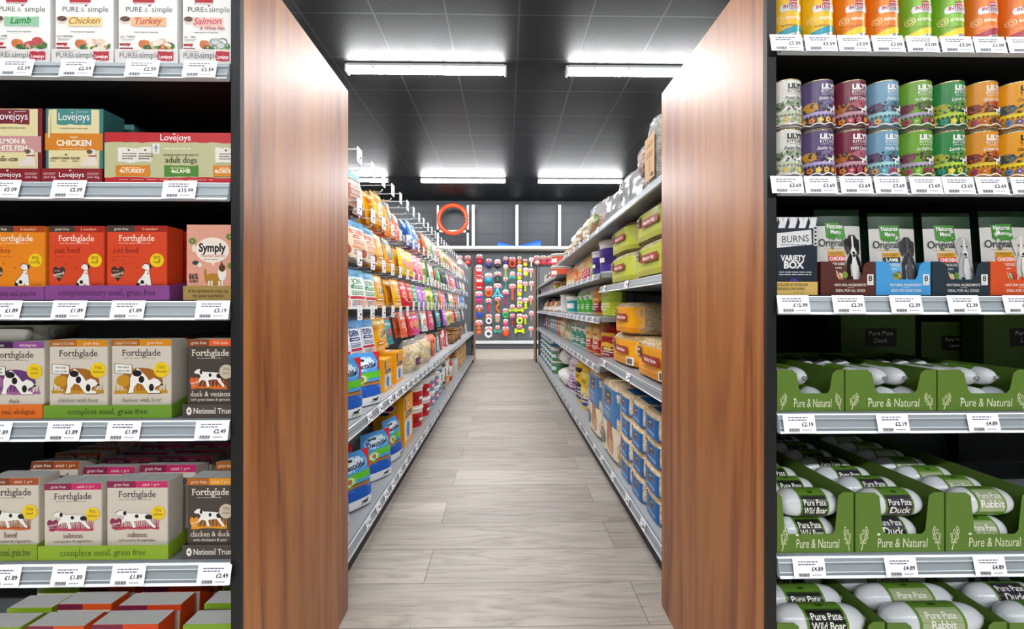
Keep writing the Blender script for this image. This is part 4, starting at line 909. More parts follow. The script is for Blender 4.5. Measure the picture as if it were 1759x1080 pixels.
for a, b, t, col, dr, t2, cn, dn, lab in ORI:
    o, w_, h_ = display_box(a, b, 449, 480, RZ[2], .8735, .2, col, d_disp(t2), '%s display box with cut-out front on the third shelf' % cn, 'pouch display boxes')
    ph = at(a, t, .883).z - RZ[2] - .004
    for k in range(3):
        q = pack(w_ * .86, ph - .004 * k, .03, 'stand', M('#1f3a24', .25), dr if k == 0 else None, 'food_pouch', .0015, k + a, nu=10, nv=14)
        q.location = (o.location.x, .895 + .036 * k, RZ[2] + .003); q.rotation_euler = (-.06, 0, 0)
        tag(q, 'grey and green food ' + lab if k == 0 else 'dark green food pouch, %s behind the front one in the %s box' % (ORD[k - 1], cn), 'pouch', 'food pouches in display boxes')

# ---- green trays of meat rolls
GRN = '#5e7f2c'
def branch(P, u, v, s, flip, c='#d9dfb6'):
    f = -1 if flip else 1
    P.poly([(u, v), (u + .012 * f, v), (u + .12 * s * f, v + .62 * s), (u + .11 * s * f, v + .62 * s)], c)
    for k, (x, y, a) in enumerate(((.03, .3, .09), (.1, .3, -.02), (.02, .48, .03), (.14, .45, .0), (.07, .62, .0), (.15, .62, .02), (.13, .72, 0))):
        P.ell(u + (x * 1.1 - .02) * s * f, v + y * s, .028 * s, .09 * s, c, 10); P.ell(u + (x * 1.1 - .02) * s * f, v + y * s, .016 * s, .055 * s, GRN, 10)
def d_green(P, v=.1, h=.2):
    P.text('Pure & Natural', .53, v, h, '#e4e8cc', mw=.56, b=.0, it=.08, sx=.8); branch(P, .06, .03, .5, False); branch(P, .95, .03, .5, True); P.ell(.26, .3, .02, .02, '#e4e8cc')
def chub(L, r, label_bg, l1, l2, lc='#f4f4ee', rim='#5f8a2c'):
    """meat roll lying along x; its label faces -y, tilted up"""
    mb = MB(); K = M('#e3e7ec', .22, 0, .4); e = L / 2
    xs = [-1, -.985, -.95, -.88, -.78, -.66, -.5, 0, .5, .66, .78, .88, .95, .985, 1]
    mb.lathe([(max(.0035, r * (1 - abs(x) ** 5) ** .55), x * e) for x in xs], K, (0, 0, 0), 22, 'x')
    o = mb.build('meat_roll'); l = MB()
    fn = lambda u, v, q: Vector(((u - .5) * L * .46, -(r + q) * math.cos((v - .5) * 4.0 + .45), (r + q) * math.sin((v - .5) * 4.0 + .45)))
    P = Print(l, fn, L * .46, r * 4.0, .3, .0001); P.l = .0004; P.tl = .0007
    P.rect(0, 0, 1, 1, rim, 3, 14); P.rect(.06, .25, .94, .66, label_bg, 3, 8)
    P.text(l1, .5, .49, .1, lc, mw=.78, b=.012, it=.05); P.text(l2, .5, .34, .12, lc, mw=.8, b=.02, it=.05); P.ell(.5, .73, .1, .03, '#2f4a14')
    l.build('label', o)
    for s in (-1, 1):
        c = MB(); c.lathe([(.003, 0), (.004, .001), (.003, .003), (.0055, .006)], M('#c9ced2', .3, .6), (0, 0, 0), 8, 'x'); c.v = [(s * (e + x - .001), y, z) for x, y, z in c.v]; c.build('clip', o)
    return o
ROLL = {'boar': ('#1a1a1a', 'Pure Pate', 'Wild Boar'), 'duck': ('#2c2238', 'Pure Pate', 'Duck'), 'rabbit': ('#a8b48a', 'Pure Pate', 'Rabbit'), 'venison': ('#1d1d1b', 'Pure Pate', 'Venison')}
# fourth shelf: small rolls lying front to back
TR4 = [(1296, 1450, 'boar'), (1452, 1608.5, 'duck'), (1610.5, 1768, 'duck')]
wh4 = ['beside the walnut panel', 'between the other two small trays', 'at the picture edge']
for k, (a, b, fl) in enumerate(TR4):
    a2 = max(a, 1334.5)
    o, w_, h_ = display_box(a2, b, 635, 676, RZ[3], .869, .33, GRN, d_green, 'green tray of small meat rolls on the fourth shelf, ' + wh4[k], 'green trays of meat rolls', cu=(.29, .83))
    cx = o.location.x; r = .0205; n = max(2, int((w_ - .012) / (2 * r + .004))); pit = (w_ - .006) / n
    for lay in range(2):
        for j in range(2):
            for i in range(n - (1 if lay else 0)):
                q = chub(.118, r, *ROLL[fl]); x = cx - w_ / 2 + .003 + pit * (i + .5 + .5 * lay)
                q.location = (x, .944 + .145 * j + (.004 if (i + lay) % 2 else 0), RZ[3] + .003 + r + lay * (r * 2 + .003)); q.rotation_euler = (0, 0, PI / 2 + random.uniform(-.012, .012))
                if lay == 1 and j == 0:
                    q.rotation_euler = (random.uniform(.0, .5), 0, PI / 2 + random.uniform(-.012, .012))
                tag(q, '%s meat roll, %s across, %s layer, %s row, small tray %s' % (fl, ORD[i], ['lower', 'upper'][lay], ['front', 'back'][j], ['by walnut panel', 'in the middle', 'at picture edge'][k]), 'meat roll', 'small meat rolls on the fourth shelf')
def chalk(P, l2):
    P.text('Pure & Natural', .5, .78, .1, '#3f5a22', mw=.6); P.rect(.32, .16, .74, .58, '#141512'); P.text('Pure Pate', .53, .42, .1, '#dcdccf', mw=.34, it=.1, b=0); P.text(l2, .53, .25, .1, '#dcdccf', mw=.22, it=.1, b=0)
for a, b, pt, l2, Y, nm in ((1445, 1573, 532, 'Duck', 1.232, 'behind the middle small tray'), (1583, 1690, 552, 'Lamb', 1.30, 'behind the middle and edge trays'), (1690, 1830, 532, 'Lamb', 1.232, 'behind the edge tray')):
    p, q = at(a, pt, Y), at(b, pt, Y); w_, h_ = q.x - p.x, p.z - RZ[3] - .001; mb = MB(); mb.box(-w_ / 2, w_ / 2, 0, .06, 0, h_, M('#4d6a26', .55), .001)
    P = Print(mb, front(-w_ / 2, w_ / 2, 0, h_), w_, h_, .5); chalk(P.sub(.38, .62), l2)
    tag(mb.build('food_carton', None, ((p.x + q.x) / 2, Y, RZ[3] + .0006)), 'upright green box with a black label, %s' % nm, 'carton', 'upright green boxes behind the small rolls')
# fifth shelf and bottom shelf: big rolls lying across the tray
def roll_tray(a, b, pside, pcut, Z, fl, lab, where, n, grp, sw, cu, Y=.867):
    o, w_, h_ = display_box(a, b, pside, pcut, Z, Y, .45, GRN, lambda P: d_green(P, .08, .15), lab, 'green trays of meat rolls', cu=cu)
    r = .029; L = min(.136, w_ - .032); pr = None; cx = o.location.x
    for lay in range(2):
        for j in range(n):
            if lay == 0 and j > 0: continue
            pos = (cx + random.uniform(-.004, .004) + (w_ - L - .032) / 2 * (.6 if lay else -.4), Y + .034 + .0615 * j, Z + .003 + r + lay * (2 * r + .003))
            if pr is None: pr = chub(L, r, *ROLL[fl]); q = pr; q.location = pos; tag(q, 'x', 'meat roll', grp)
            else: q = dup(pr, pos, group=grp)
            q.rotation_euler = (random.uniform(-.3, .25), 0, random.uniform(-.008, .008))
            q['label'] = 'big white %s meat roll, %s, %s' % (fl, 'lower one at the tray front' if lay == 0 else 'upper layer, %s from the front' % ORD[j], where)
    return o
wh5 = ['wild boar tray, fifth shelf', 'duck tray, fifth shelf', 'rabbit tray, fifth shelf']
for k, (a, b, fl) in enumerate(((1334.5, 1466.5, 'boar'), (1469, 1622, 'duck'), (1624.5, 1783, 'rabbit'))):
    roll_tray(a, b, 846, 918, RZ[4], fl, 'green tray of big %s rolls on the fifth shelf' % fl, wh5[k], 7, 'big meat rolls on the fifth shelf', '', (.27, .83) if k else (.06, .8))
wh6 = ['wild boar tray, bottom shelf', 'rabbit tray, bottom shelf', 'duck tray, bottom shelf']
for k, (a, b, fl) in enumerate(((1334.5, 1520, 'boar'), (1524, 1730, 'rabbit'), (1734, 1900, 'duck'))):
    w_, p = None, None
    o, w_, h_ = display_box(a, b, 1070, 1130, RZ[5], .867, .45, GRN, d_green, 'green tray of big %s rolls on the bottom shelf' % fl, 'green trays of meat rolls', cu=(.2, .85))
    r = .03; L = w_ - .034; pr = None
    for lay in range(3):
        for j in range(7):
            if lay < 2 and j > 0: continue
            pos = (o.location.x, .9035 + .0635 * j, RZ[5] + .003 + r + lay * (2 * r + .003))
            if pr is None: pr = chub(L, r, *ROLL[fl]); q = pr; q.location = pos; tag(q, 'x', 'meat roll', 'big meat rolls on the bottom shelf')
            else: q = dup(pr, pos, group='big meat rolls on the bottom shelf')
            q.rotation_euler = (random.uniform(-.5, .1), 0, 0)
            q['label'] = 'long white %s meat roll, %s layer, %s from the front, %s' % (fl, ['lowest', 'middle', 'top'][lay], ORD[j], wh6[k])
RT = [[(1352, '3.39', 'panel-side yellow tin'), (1411, '3.59', 'yellow tin in full view'), (1468, '3.09', 'orange tin by the yellow one'), (1527, '3.09', 'orange tin by the green ones'), (1586, '3.09', 'green tin by the yellow-waved orange'), (1645, '3.09', 'green tin by the crimson-waved orange'), (1702, '3.09', 'crimson-waved orange tin'), (1760, '3.09', 'edge crimson-waved tin')],
      [(1353, '3.69', 'white illustrated tins'), (1411, '3.69', 'purple tins'), (1472, '3.69', 'maroon tins'), (1531, '3.69', 'pale blue tins'), (1592, '3.69', 'lime green tins'), (1648, '3.69', 'dark green tins'), (1706, '3.69', 'amber tins'), (1766, '3.69', 'golden yellow tins')],
      [(1364, '15.99', 'navy variety box'), (1459, '2.39', 'brown display box'), (1558, '2.39', 'sky blue display box'), (1657, '2.39', 'slate display box'), (1753, '2.39', 'orange display box')],
      [(1374, '2.19', 'small boar tray'), (1535, '2.19', 'small duck tray in the middle'), (1691, '4.89', 'small duck tray at the edge')],
      [(1391, '4.89', 'big boar tray'), (1549, '4.89', 'big duck tray'), (1702, '4.89', 'big rabbit tray')]]
front_tickets(RT, RZ, 'tin', 'price tickets on the tin bay')
from mathutils import Euler
# ================================================================== the pouch wall: hooks, tickets, pouches
def make_hook():
    root = empty('peg_hook'); b = MB()                    # runs out along -y from the back panel, ticket at the tip
    L = .365
    b.tube([(0, 0, 0), (0, -L, 0), (0, -L - .008, .006), (0, -L - .012, .016)], .003, WIRE, 6); b.build('prong', root)
    b = MB(); b.tube([(.0965, 0, .062), (.0965, -L - .045, .07)], .0025, WIRE, 6); b.build('ticket_arm', root)
    b = MB(); b.box(.0665, .1265, -L - .049, -L - .046, .002, .073, M('#eceef2', .35)); P = Print(b, front(.0665, .1265, .002, .073, -L - .049), .06, .071, .4)
    P.rect(.06, .06, .94, .8, '#fbfbfd'); P.lines(.15, .55, .8, .72, 2, '#8a8c9a', 2); P.rect(.4, .32, .85, .46, '#3a3b46'); P.rect(.15, .14, .6, .22, '#6d6f80'); b.build('ticket', root)
    return root
HX = -1.105                                               # back panel face
hook0 = make_hook(); hook_used = False
TX = -1.112 + .31 + .047                                  # ticket plane
HZ = [1.73, 1.487, 1.243, .985]
HY = [1.6835 + .193 * k for k in range(31)]
rown = ['top', 'second', 'third', 'lowest']
# ---- pouch designs
def tlines(P, v0, v1, col, n=3): P.lines(.2, v0, .8, v1, n, col, 5)
def d_bars(brand, word, topc, body, wordc, accent, pic=None):
    def f(P):
        P.rect(0, 0, 1, .8, body, 8, 8); P.rect(0, .8, 1, 1, topc, 8, 3); P.lines(.25, .82, .75, .9, 2, '#2a2320', 3)
        if word: P.text(word, .5, .62, .14, wordc, mw=.8, b=.035)
        else: P.rect(.12, .62, .88, .74, wordc, 6, 1, .012); P.rect(.2, .66, .8, .68, body, 6, 1)
        P.rect(.2, .5, .8, .58, wordc, 6, 1, .01); P.rect(.26, .525, .74, .55, body, 6, 1)
        tlines(P, .34, .46, wordc, 3); P.rect(.12, .25, .85, .31, accent, 4, 1); tlines(P, .08, .22, '#8a6a5a', 3)
        if pic: P.ell(.72, .14, .2, .1, pic)
    return f
def d_dog(body, panel, dogc, accent, word):
    def f(P):
        P.rect(.06, .82, .94, .95, panel, 6, 2); P.rect(.2, .86, .8, .91, '#ffffff', 6, 1, .008)
        P.ell(.55, .5, .3, .17, panel); P.ell(.55, .5, .16, .13, dogc); P.ell(.42, .52, .06, .09, '#3a2d26'); P.ell(.7, .52, .06, .09, '#3a2d26'); P.circ(.55, .47, .022, '#1d1815')
        P.circ(.49, .54, .012, '#1d1815'); P.circ(.62, .54, .012, '#1d1815')
        P.rect(.1, .2, .9, .3, accent, 6, 1); P.rect(.25, .235, .75, .265, '#ffffff', 6, 1, .005); tlines(P, .07, .17, '#ffffff', 2); P.ell(.25, .72, .14, .05, accent)
    return f
def d_mix(a, b, c, word):
    def f(P):
        P.rect(0, .55, 1, .9, a, 8, 4); P.rect(0, .1, 1, .36, b, 8, 3); P.ell(.5, .45, .32, .16, c); P.rect(.18, .7, .82, .79, '#ffffff', 7, 1, .015); P.rect(.25, .735, .7, .755, a, 5, 1)
        P.ell(.4, .2, .18, .06, a); P.ell(.7, .27, .15, .06, c); tlines(P, .4, .5, a, 2); P.rect(.2, .9, .8, .97, c, 5, 1)
    return f
_des = {}
DES = {
    'bark': ('hang', .168, .215, .03, '#8fd0e4', d_bars('', '', '#8fd0e4', '#a9735f', '#f2e2d6', '#c8a08c', '#7a4634'), 'brown and pale blue'),
    'barkw': ('hang', .168, .215, .03, '#8fd0e4', d_bars('', '', '#8fd0e4', '#efe3d8', '#7a3a2c', '#c8a08c', '#a5563a'), 'cream and pale blue'),
    'sau': ('hang', .172, .225, .035, '#6cb4e0', d_bars('', '', '#6cb4e0', '#f3dcc0', '#cf4a3a', '#e8a06a', '#a8503a'), 'peach and sky blue'),
    'jon': ('hang', .172, .235, .035, '#6cb4e0', d_bars('', 'JON', '#6cb4e0', '#f4f5f2', '#1f8a4a', '#d03a4a', '#e8b8a8'), 'white and sky blue, green-lettered'),
    'den': ('hang', .165, .245, .03, '#4f8fd0', d_bars('', 'DEN', '#5fa4dc', '#e6eaf4', '#1c2f78', '#c83048', '#d8c0c0'), 'white and blue, navy-lettered'),
    'gold': ('hang', .17, .225, .035, '#f0ad10', d_dog('', '#f4d890', '#c8a070', '#d8860c', 'Tasty'), 'golden, dog-faced'),
    'gold2': ('hang', .15, .22, .035, '#eda212', d_dog('', '#4a90d0', '#f0e4d0', '#e8742a', 'Rodeo'), 'golden and blue, dog-faced'),
    'yel': ('hang', .18, .225, .04, '#f7d80e', d_mix('#f7d80e', '#f0b80c', '#f09aa8', 'Treats'), 'bright yellow'),
    'org': ('hang', .165, .23, .035, '#f07a14', d_mix('#f07a14', '#f8a01c', '#f4c8a0', 'Treats'), 'orange'),
    'orgp': ('hang', .15, .22, .03, '#ea7a50', d_mix('#ea7a50', '#e05a30', '#f0b8a0', 'Treats'), 'coral'),
    'blu': ('hang', .16, .23, .03, '#2d78c8', d_mix('#2d78c8', '#e6eef6', '#7ab4e8', 'Treats'), 'royal blue'),
    'brn': ('hang', .17, .25, .05, '#d8702a', d_mix('#d88a4a', '#c8501c', '#f0d0a8', 'Treats'), 'burnt orange'),
    'grn': ('hang', .15, .21, .03, '#3fb070', d_mix('#3fb070', '#2f8a4a', '#bfe8c8', 'Treats'), 'mint green'),
    'pnk': ('hang', .17, .225, .035, '#ef6a8c', d_mix('#ef6a8c', '#e0486a', '#f8c0c8', 'Treats'), 'pink'),
    'mag': ('hang', .17, .225, .03, '#e85aa8', d_mix('#e85aa8', '#d0308a', '#f0b030', 'Treats'), 'magenta'),
    'red': ('hang', .16, .22, .035, '#d8202a', d_mix('#d8202a', '#b8141c', '#f0a898', 'Treats'), 'red'),
    'lil': ('hang', .15, .225, .03, '#c070d0', d_mix('#c878d8', '#8a6ac0', '#e8b8e8', 'Treats'), 'lilac'),
    'lim': ('hang', .16, .24, .035, '#cfd84a', d_mix('#d8e070', '#a8b83a', '#6a7a2a', 'Treats'), 'lime yellow'),
    'teal': ('hang', .15, .22, .03, '#2fa8b0', d_mix('#38b8c4', '#1f8a98', '#e04a4a', 'Treats'), 'teal and red'),
    'wht': ('hang', .15, .22, .03, '#ecebe6', d_mix('#e8e6e0', '#b8c8d0', '#e87a6a', 'Treats'), 'white'),
    'wgr': ('hang', .15, .21, .03, '#e4ecd8', d_mix('#e8f0dc', '#7ab84a', '#e8c0a8', 'Treats'), 'white and green'),
    'crm': ('hang', .15, .21, .035, '#e8d0a0', d_mix('#e8d4a8', '#c89a5a', '#a8642a', 'Treats'), 'cream'),
    'slt': ('hang', .15, .22, .03, '#4a6a78', d_mix('#5a7a88', '#3a5060', '#c8d8d8', 'Treats'), 'slate'),
    'drk': ('hang', .15, .23, .03, '#3a3a40', d_mix('#44444a', '#2a2a30', '#8a7ac0', 'Treats'), 'charcoal'),
}
def design(key):
    if key not in _des:
        kind, w, h, t, base, dr, nm = DES[key]
        h = min(.2, h * .86); w *= .95; mb = pack(w, h, t, kind, M(base, .3), dr, 'treat_pouch', .003, len(key), nu=8, nv=10, build=False)
        mb.torus((0, 0, h + .0075), .0088, .0012, M(base, .3), 'y', 14, 5); _des[key] = [mb.build('treat_pouch'), False, h, t, nm]
    return _des[key]
ROWS = ['bark bark bark bark gold gold2 org orgp blu blu brn brn wgr grn wht red wgr lim crm wht brn wht wht crm wht wht wgr wht wht crm wht wht'.split(),
        'sau sau sau sau gold gold2 gold yel yel pnk pnk lim teal wht grn grn org wht drk wgr lim pnk wht lim wht lil wht wgr slt wht wht wht'.split(),
        'jon jon jon jon gold gold2 gold red red grn lil lil lim lim slt teal orgp wht org lil wgr wgr orgp red wht grn wht blu wht blu wht wht'.split(),
        'den den den den gold gold teal orgp red mag mag wht slt pnk pnk teal drk drk lil lim crm crm pnk red grn teal pnk wht teal wht teal wht'.split()]
rr = random.Random(5)
for c, Y in enumerate(HY):
    for r, z in enumerate(HZ):
        if c > 24 and (c + r) % 3 == 0 and r != 0: continue
        if r == 3 and c >= 7: z = 1.02
        hy = Y + rr.uniform(-.004, .004); loc = (HX, hy, z)
        if not hook_used: hook_used = True; h = hook0; h.location = loc; h.rotation_euler = (0, 0, PI / 2); tag(h, 'x', 'peg hook', 'peg hooks of the pouch wall')
        else: h = dup(hook0, loc)
        h['label'] = 'wire peg hook with white ticket, %s row, %s from the walnut panel' % (rown[r], ordw(c))
        d = design(ROWS[r][c]); n = (3 if c < 7 else 2) if c < 12 else 1
        for k in range(n):
            xo = .35 - .01 - k * .052 - rr.uniform(0, .012) - (.05 if rr.random() < .25 else 0) if k == 0 else xo - d[3] - .014
            ln = -.17 - .02 * k + rr.uniform(-.03, .03); yw = PI / 2 + rr.uniform(-.22, 0) - (.08 if c < 4 else 0) if k == 0 else yw + rr.uniform(-.03, .03)
            foot = Vector((HX + xo, hy, z)) - Euler((ln, 0, yw)).to_matrix() @ Vector((0, 0, d[2] + .0075))   # hangs by the eyelet on the prong
            if d[1]: o = dup(d[0])
            else: o = d[0]; d[1] = True
            o.location = foot; o.rotation_euler = (ln, 0, yw)
            tag(o, '%s treat pouch, %s on %s hook of the %s row' % (d[4], ['front one', 'second', 'third'][k], ordw(c), rown[r]), 'treat pouch', 'treat pouches on the peg wall')
# ================================================================== goods on the aisle shelves
ZL2, ZL1 = .592 + .0006, .145 + .0006
LROT, RROT = PI / 2, -PI / 2
def put(o, x, y, z, rot, label, cat, group=None, rx=0):
    o.location = (x, y, z + abs(rx) * .075); o.rotation_euler = (rx, 0, rot); return tag(o, label, cat, group)
def many(make, spots, cat, group=None):
    """first spot gets the thing itself, the rest are copies; spots: (x, y, z, rot, label[, rx])"""
    o = make()
    for k, sp in enumerate(spots):
        q = o if k == 0 else dup(o)
        q.location = (sp[0], sp[1], sp[2] + .04 * abs(sp[5] if len(sp) > 5 else 0)); q.rotation_euler = (sp[5] if len(sp) > 5 else 0, 0, sp[3]); tag(q, sp[4], cat, group)
def ypx(px, X): return abs(X) * 708 / abs(px - 868)
# ---- dental stick bags
def d_dental(P):
    P.rect(0, 0, 1, .16, '#e8edf0', 8, 2); P.rect(0, .16, 1, 1, '#4a9ade', 8, 10)
    P.ell(.5, .78, .42, .14, '#bfe0f6'); P.ell(.5, .8, .3, .09, '#e8f5fc')
    for k in range(12): a = k * .55; P.poly([(.5 + .12 * math.cos(a), .8 + .05 * math.sin(a)), (.5 + .12 * math.cos(a + .2), .8 + .05 * math.sin(a + .2)), (.5 + .46 * math.cos(a + .1), .8 + .15 * math.sin(a + .1))], '#d4ebfa')
    P.rect(.22, .84, .5, .875, '#3a3226', 3, 1); P.text('Dentalife', .5, .7, .095, '#1c2038', mw=.86, b=.02, rot=.04)
    P.rect(.42, .5, .98, .62, '#5cb82c', 5, 2); P.ell(.34, .5, .2, .1, '#7ac83a'); P.ell(.34, .5, .15, .075, '#d8e8d0'); P.ell(.34, .5, .07, .05, '#a87848')
    P.rect(.08, .36, .9, .42, '#a8713a', 6, 1, .006); P.rect(.08, .42, .9, .44, '#6a4422', 6, 1); P.rect(.0, .16, 1, .32, '#1c56b0', 8, 2); P.ell(.5, .33, .5, .05, '#1c56b0')
    P.shape(DOG_STAND, .55, .03, .24, .1, '#20242c', True); P.poly([(.8, 1), (1, 1), (1, .6), (.92, .66), (.92, .84)], '#d8242c')
def bagdent(): return pack(.185, .24, .07, 'stand', M('#3f8ed4', .22), d_dental, 'dental_treat_bag', .003, 4, nu=10, nv=14)
many(bagdent, [(-.655, 1.69, ZL2, LROT - .5, 'blue dental treat bag on the middle shelf against the walnut panel', -.06), (-.65, 1.925, ZL2, LROT - .55, 'blue dental treat bag on the middle shelf beside the yellow box', -.08),
               (-.70, 1.66, ZL1, LROT - .5, 'blue dental treat bag on the base shelf, mostly behind the walnut panel', -.08), (-.675, 1.86, ZL1, LROT - .6, 'blue dental treat bag in front on the base shelf, tilted back', -.14), (-.79, 1.93, ZL1, LROT - .6, 'blue dental treat bag behind another on the base shelf', -.05),
               (-.675, 2.19, ZL1, LROT - .6, 'blue dental treat bag on the base shelf, middle of three in front', -.1), (-.665, 2.47, ZL1, LROT - .25, 'blue dental treat bag turned sideways before the yellow box', -.1)], 'treat bag', 'blue dental treat bags')
# ---- yellow boxes
def ybox(w, d, h):
    mb = MB(); mb.box(-w / 2, w / 2, 0, d, 0, h, M('#f2a814', .4), .001); P = Print(mb, front(-w / 2, w / 2, 0, h), w, h, .4)
    P.rect(.1, .1, .9, .5, '#d8e2ee'); P.ell(.4, .3, .16, .16, '#7aa0d0'); P.rect(.35, .12, .62, .42, '#4a7ac8'); P.rect(.15, .55, .85, .66, '#1f3a6a'); P.lines(.22, .58, .78, .63, 1, '#e8eef8', 2); P.ell(.5, .8, .1, .08, '#d8402a'); P.ell(.5, .8, .06, .05, '#f4e0d0'); P.rect(.06, .7, .2, .95, '#1f3a6a')
    Q = Print(mb, plane_fn((-w / 2, d, 0), (0, -d, 0), (0, 0, h), (-1, 0, 0)), d, h, .4)    # the end that faces the shop front
    Q.ell(.5, .78, .24, .09, '#f4d8d0'); Q.ell(.5, .785, .18, .06, '#8a1f4a'); Q.rect(.14, .64, .5, .7, '#1f3a6a'); Q.rect(.3, .06, .75, .26, '#f2f2f0')
    for k in range(14): Q.rect(.33 + .028 * k, .09, .342 + .028 * k + (.006 if k % 3 == 0 else 0), .24, '#2a2a2e')
    Q.lines(.12, .34, .85, .55, 3, '#c87a10', 5)
    T = Print(mb, plane_fn((-w / 2, 0, h), (w, 0, 0), (0, d, 0), (0, 0, 1)), w, d, .4); T.rect(.3, .3, .6, .55, '#4a8ad0'); T.rect(.5, .6, .8, .75, '#f2f2f0'); T.rect(.2, .7, .3, .85, '#2a2a2e')
    return mb.build('treat_box')
put(ybox(.15, .16, .175), -.645, 2.28, ZL2, LROT, 'smaller yellow treat box on the middle shelf with barcode end showing', 'treat box')
put(ybox(.17, .12, .186), -.65, 2.55, ZL2, LROT, 'taller yellow treat box on the middle shelf behind the smaller one', 'treat box')
put(ybox(.24, .2, .32), -.65, 2.78, ZL1, LROT, 'yellow treat box on the base shelf beside the blue bags', 'treat box')
# ---- clear bags of biscuits
BISC = speck_mat('biscuit_pieces', ['e8d49a', 'd9b45c', 'f0e2b8', 'c8a050', 'e6c67a', 'b9c088'], 34, bump=.9, dist=.02)
CARROT = speck_mat('orange_sticks', ['d8481c', 'b8381a', 'e88a5a', 'f0b08a', 'c8441c'], 40, (1, 1, .4), bump=.8)
KIB = speck_mat('brown_kibble', ['6a4426', '8a5a34', 'a87a4a', '5a3a20', 'b89060'], 45, bump=.9)
SEED = speck_mat('mixed_seed', ['b89a6a', '8a6a44', 'd8c49a', '6a5a3a', 'c8a868'], 70, bump=.7)
def clear_bag(w, h, d, fill, lab=None, name='clear_bag', full=.72, seed=1):
    o = pack(w * .96, h * full, d * .96, 'sack', fill, None, 'contents', .006, seed); root = empty(name); o.parent = root; o.location = (0, 0, .002)
    f = pack(w, h, d, 'sack', FILM, None, 'wrapper', .008, seed + 3); f.parent = root
    if lab:
        mb = MB(); P = Print(mb, sheet_fn(w, h, d, 'sack', -1, .008, seed + 3), w, h, .35, .0003); P.l = .004
        lab(P); q = mb.build('label', root)
    return root
lab_p = lambda P: (P.rect(.3, .2, .62, .42, '#6a2a5a', 4, 3), P.lines(.36, .26, .56, .36, 2, '#e8d8e4', 2))
put(clear_bag(.30, .225, .14, BISC, lab_p, seed=2, full=.8), -.695, 3.0, ZL2, LROT - .1, 'clear bag of pale biscuits with a purple label', 'biscuit bag', 'clear biscuit bags on the middle shelf')
put(clear_bag(.30, .235, .14, BISC, lambda P: P.rect(.72, .1, .9, .5, '#7ab0d8', 3, 3), seed=5, full=.8), -.695, 3.40, ZL2, LROT - .1, 'clear bag of pale biscuits with a blue edge strip', 'biscuit bag', 'clear biscuit bags on the middle shelf')
put(clear_bag(.28, .19, .12, BISC, None, seed=8), -.93, 2.62, ZL2 + .0, LROT, 'clear bag of biscuits standing behind the yellow boxes', 'biscuit bag', 'clear biscuit bags on the middle shelf')
put(pack(.36, .2, .12, 'sack', CARROT, lambda P: (P.rect(0, 0, .22, 1, '#c8401c', 3, 6), P.rect(.22, .86, 1, 1, '#d8562a', 6, 1)), 'treat_bag', .004, 3), -.72, 3.86, ZL2, LROT - .05, 'orange-red bag of sticks on the middle shelf', 'treat bag')
def strip_card(c1, c2, h=.26, w=.16): return pack(w, h, .05, 'stand', M(c1, .35), lambda P: (P.rect(.1, .1, .9, .6, c2, 6, 5), P.ell(.5, .72, .25, .1, '#f0ece4'), P.lines(.2, .2, .8, .5, 4, c1, 3)), 'treat_pack', .002, 2)
for y, c1, c2, h, nm in ((4.22, '#3f8a88', '#c8dcd8', .2, 'teal'), (4.42, '#a8202a', '#d86a6a', .2, 'crimson'), (4.62, '#e8e4dc', '#c83a3a', .2, 'white and red'), (4.84, '#c8222c', '#f0d8d0', .19, 'red')):
    put(strip_card(c1, c2, h), -.70, y, ZL2, LROT, '%s treat pack on the middle shelf past the orange bag' % nm, 'treat pack', 'treat packs on the middle shelf')
WICK = speck_mat('wicker', ['8a5a30', 'b07a44', '6a4020', 'c89a64'], 60, (1, 1, 3), bump=.9)
def basket(w, d, h):
    root = empty('wicker_basket'); mb = MB(); R = lambda s, z: [(s * w / 2 * c_, s * d / 2 * s_, z) for c_, s_ in [(max(-1, min(1, 1.25 * math.cos(a))), max(-1, min(1, 1.25 * math.sin(a)))) for a in [2 * PI * k / 24 for k in range(24)]]]
    mb.loft([R(.9, 0), R(1, h), R(.96, h), R(.86, .02)], WICK, True); mb.build('basket_body', root)
    t = MB(); t.tube([p for p in R(1.01, h)], .008, WICK, 6, True); t.build('woven_rim', root); return root
for k, (y, w_, h_) in enumerate(((5.15, .24, .13), (5.5, .26, .16), (5.9, .3, .15))):
    b = put(basket(w_, .26, h_), -.76, y, ZL2, LROT, 'brown wicker basket of chews, %s along the middle shelf' % ORD[k], 'basket', 'wicker baskets on the middle shelf')
    for j in range(7):
        mb = MB(); a = random.uniform(-.5, .5); mb.tube([(0, 0, 0), (.004, .0, .06), (.008 * math.sin(j), .006, .125)], [.011, .013, .009], M(['#9a6a3a', '#c89a5a', '#6a4424'][j % 3], .6), 7)
        o = mb.build('chew_stick'); put(o, -.76 + .045 * math.sin(j * .9), y + .06 * math.cos(j * .9), ZL2 + .022, j, 'brown chew stick standing in the %s wicker basket, one of seven' % ORD[k], 'dog chew', 'chew sticks in the %s basket' % ORD[k])
for k, (y, c) in enumerate(((6.3, '#4a4a50'), (6.6, '#8a2a30'), (6.9, '#2f3a34'), (7.2, '#3a3036'), (7.5, '#e4e0da'))):
    put(strip_card(c, '#b8b0a8', .17 + .02 * (k % 2), .2), -.72, y, ZL2, LROT, '%s pack at the far end of the middle shelf, %s past the baskets' % (['grey', 'dark red', 'dark green', 'plum', 'white'][k], ORD[k]), 'treat pack', 'packs at the far end of the middle shelf')
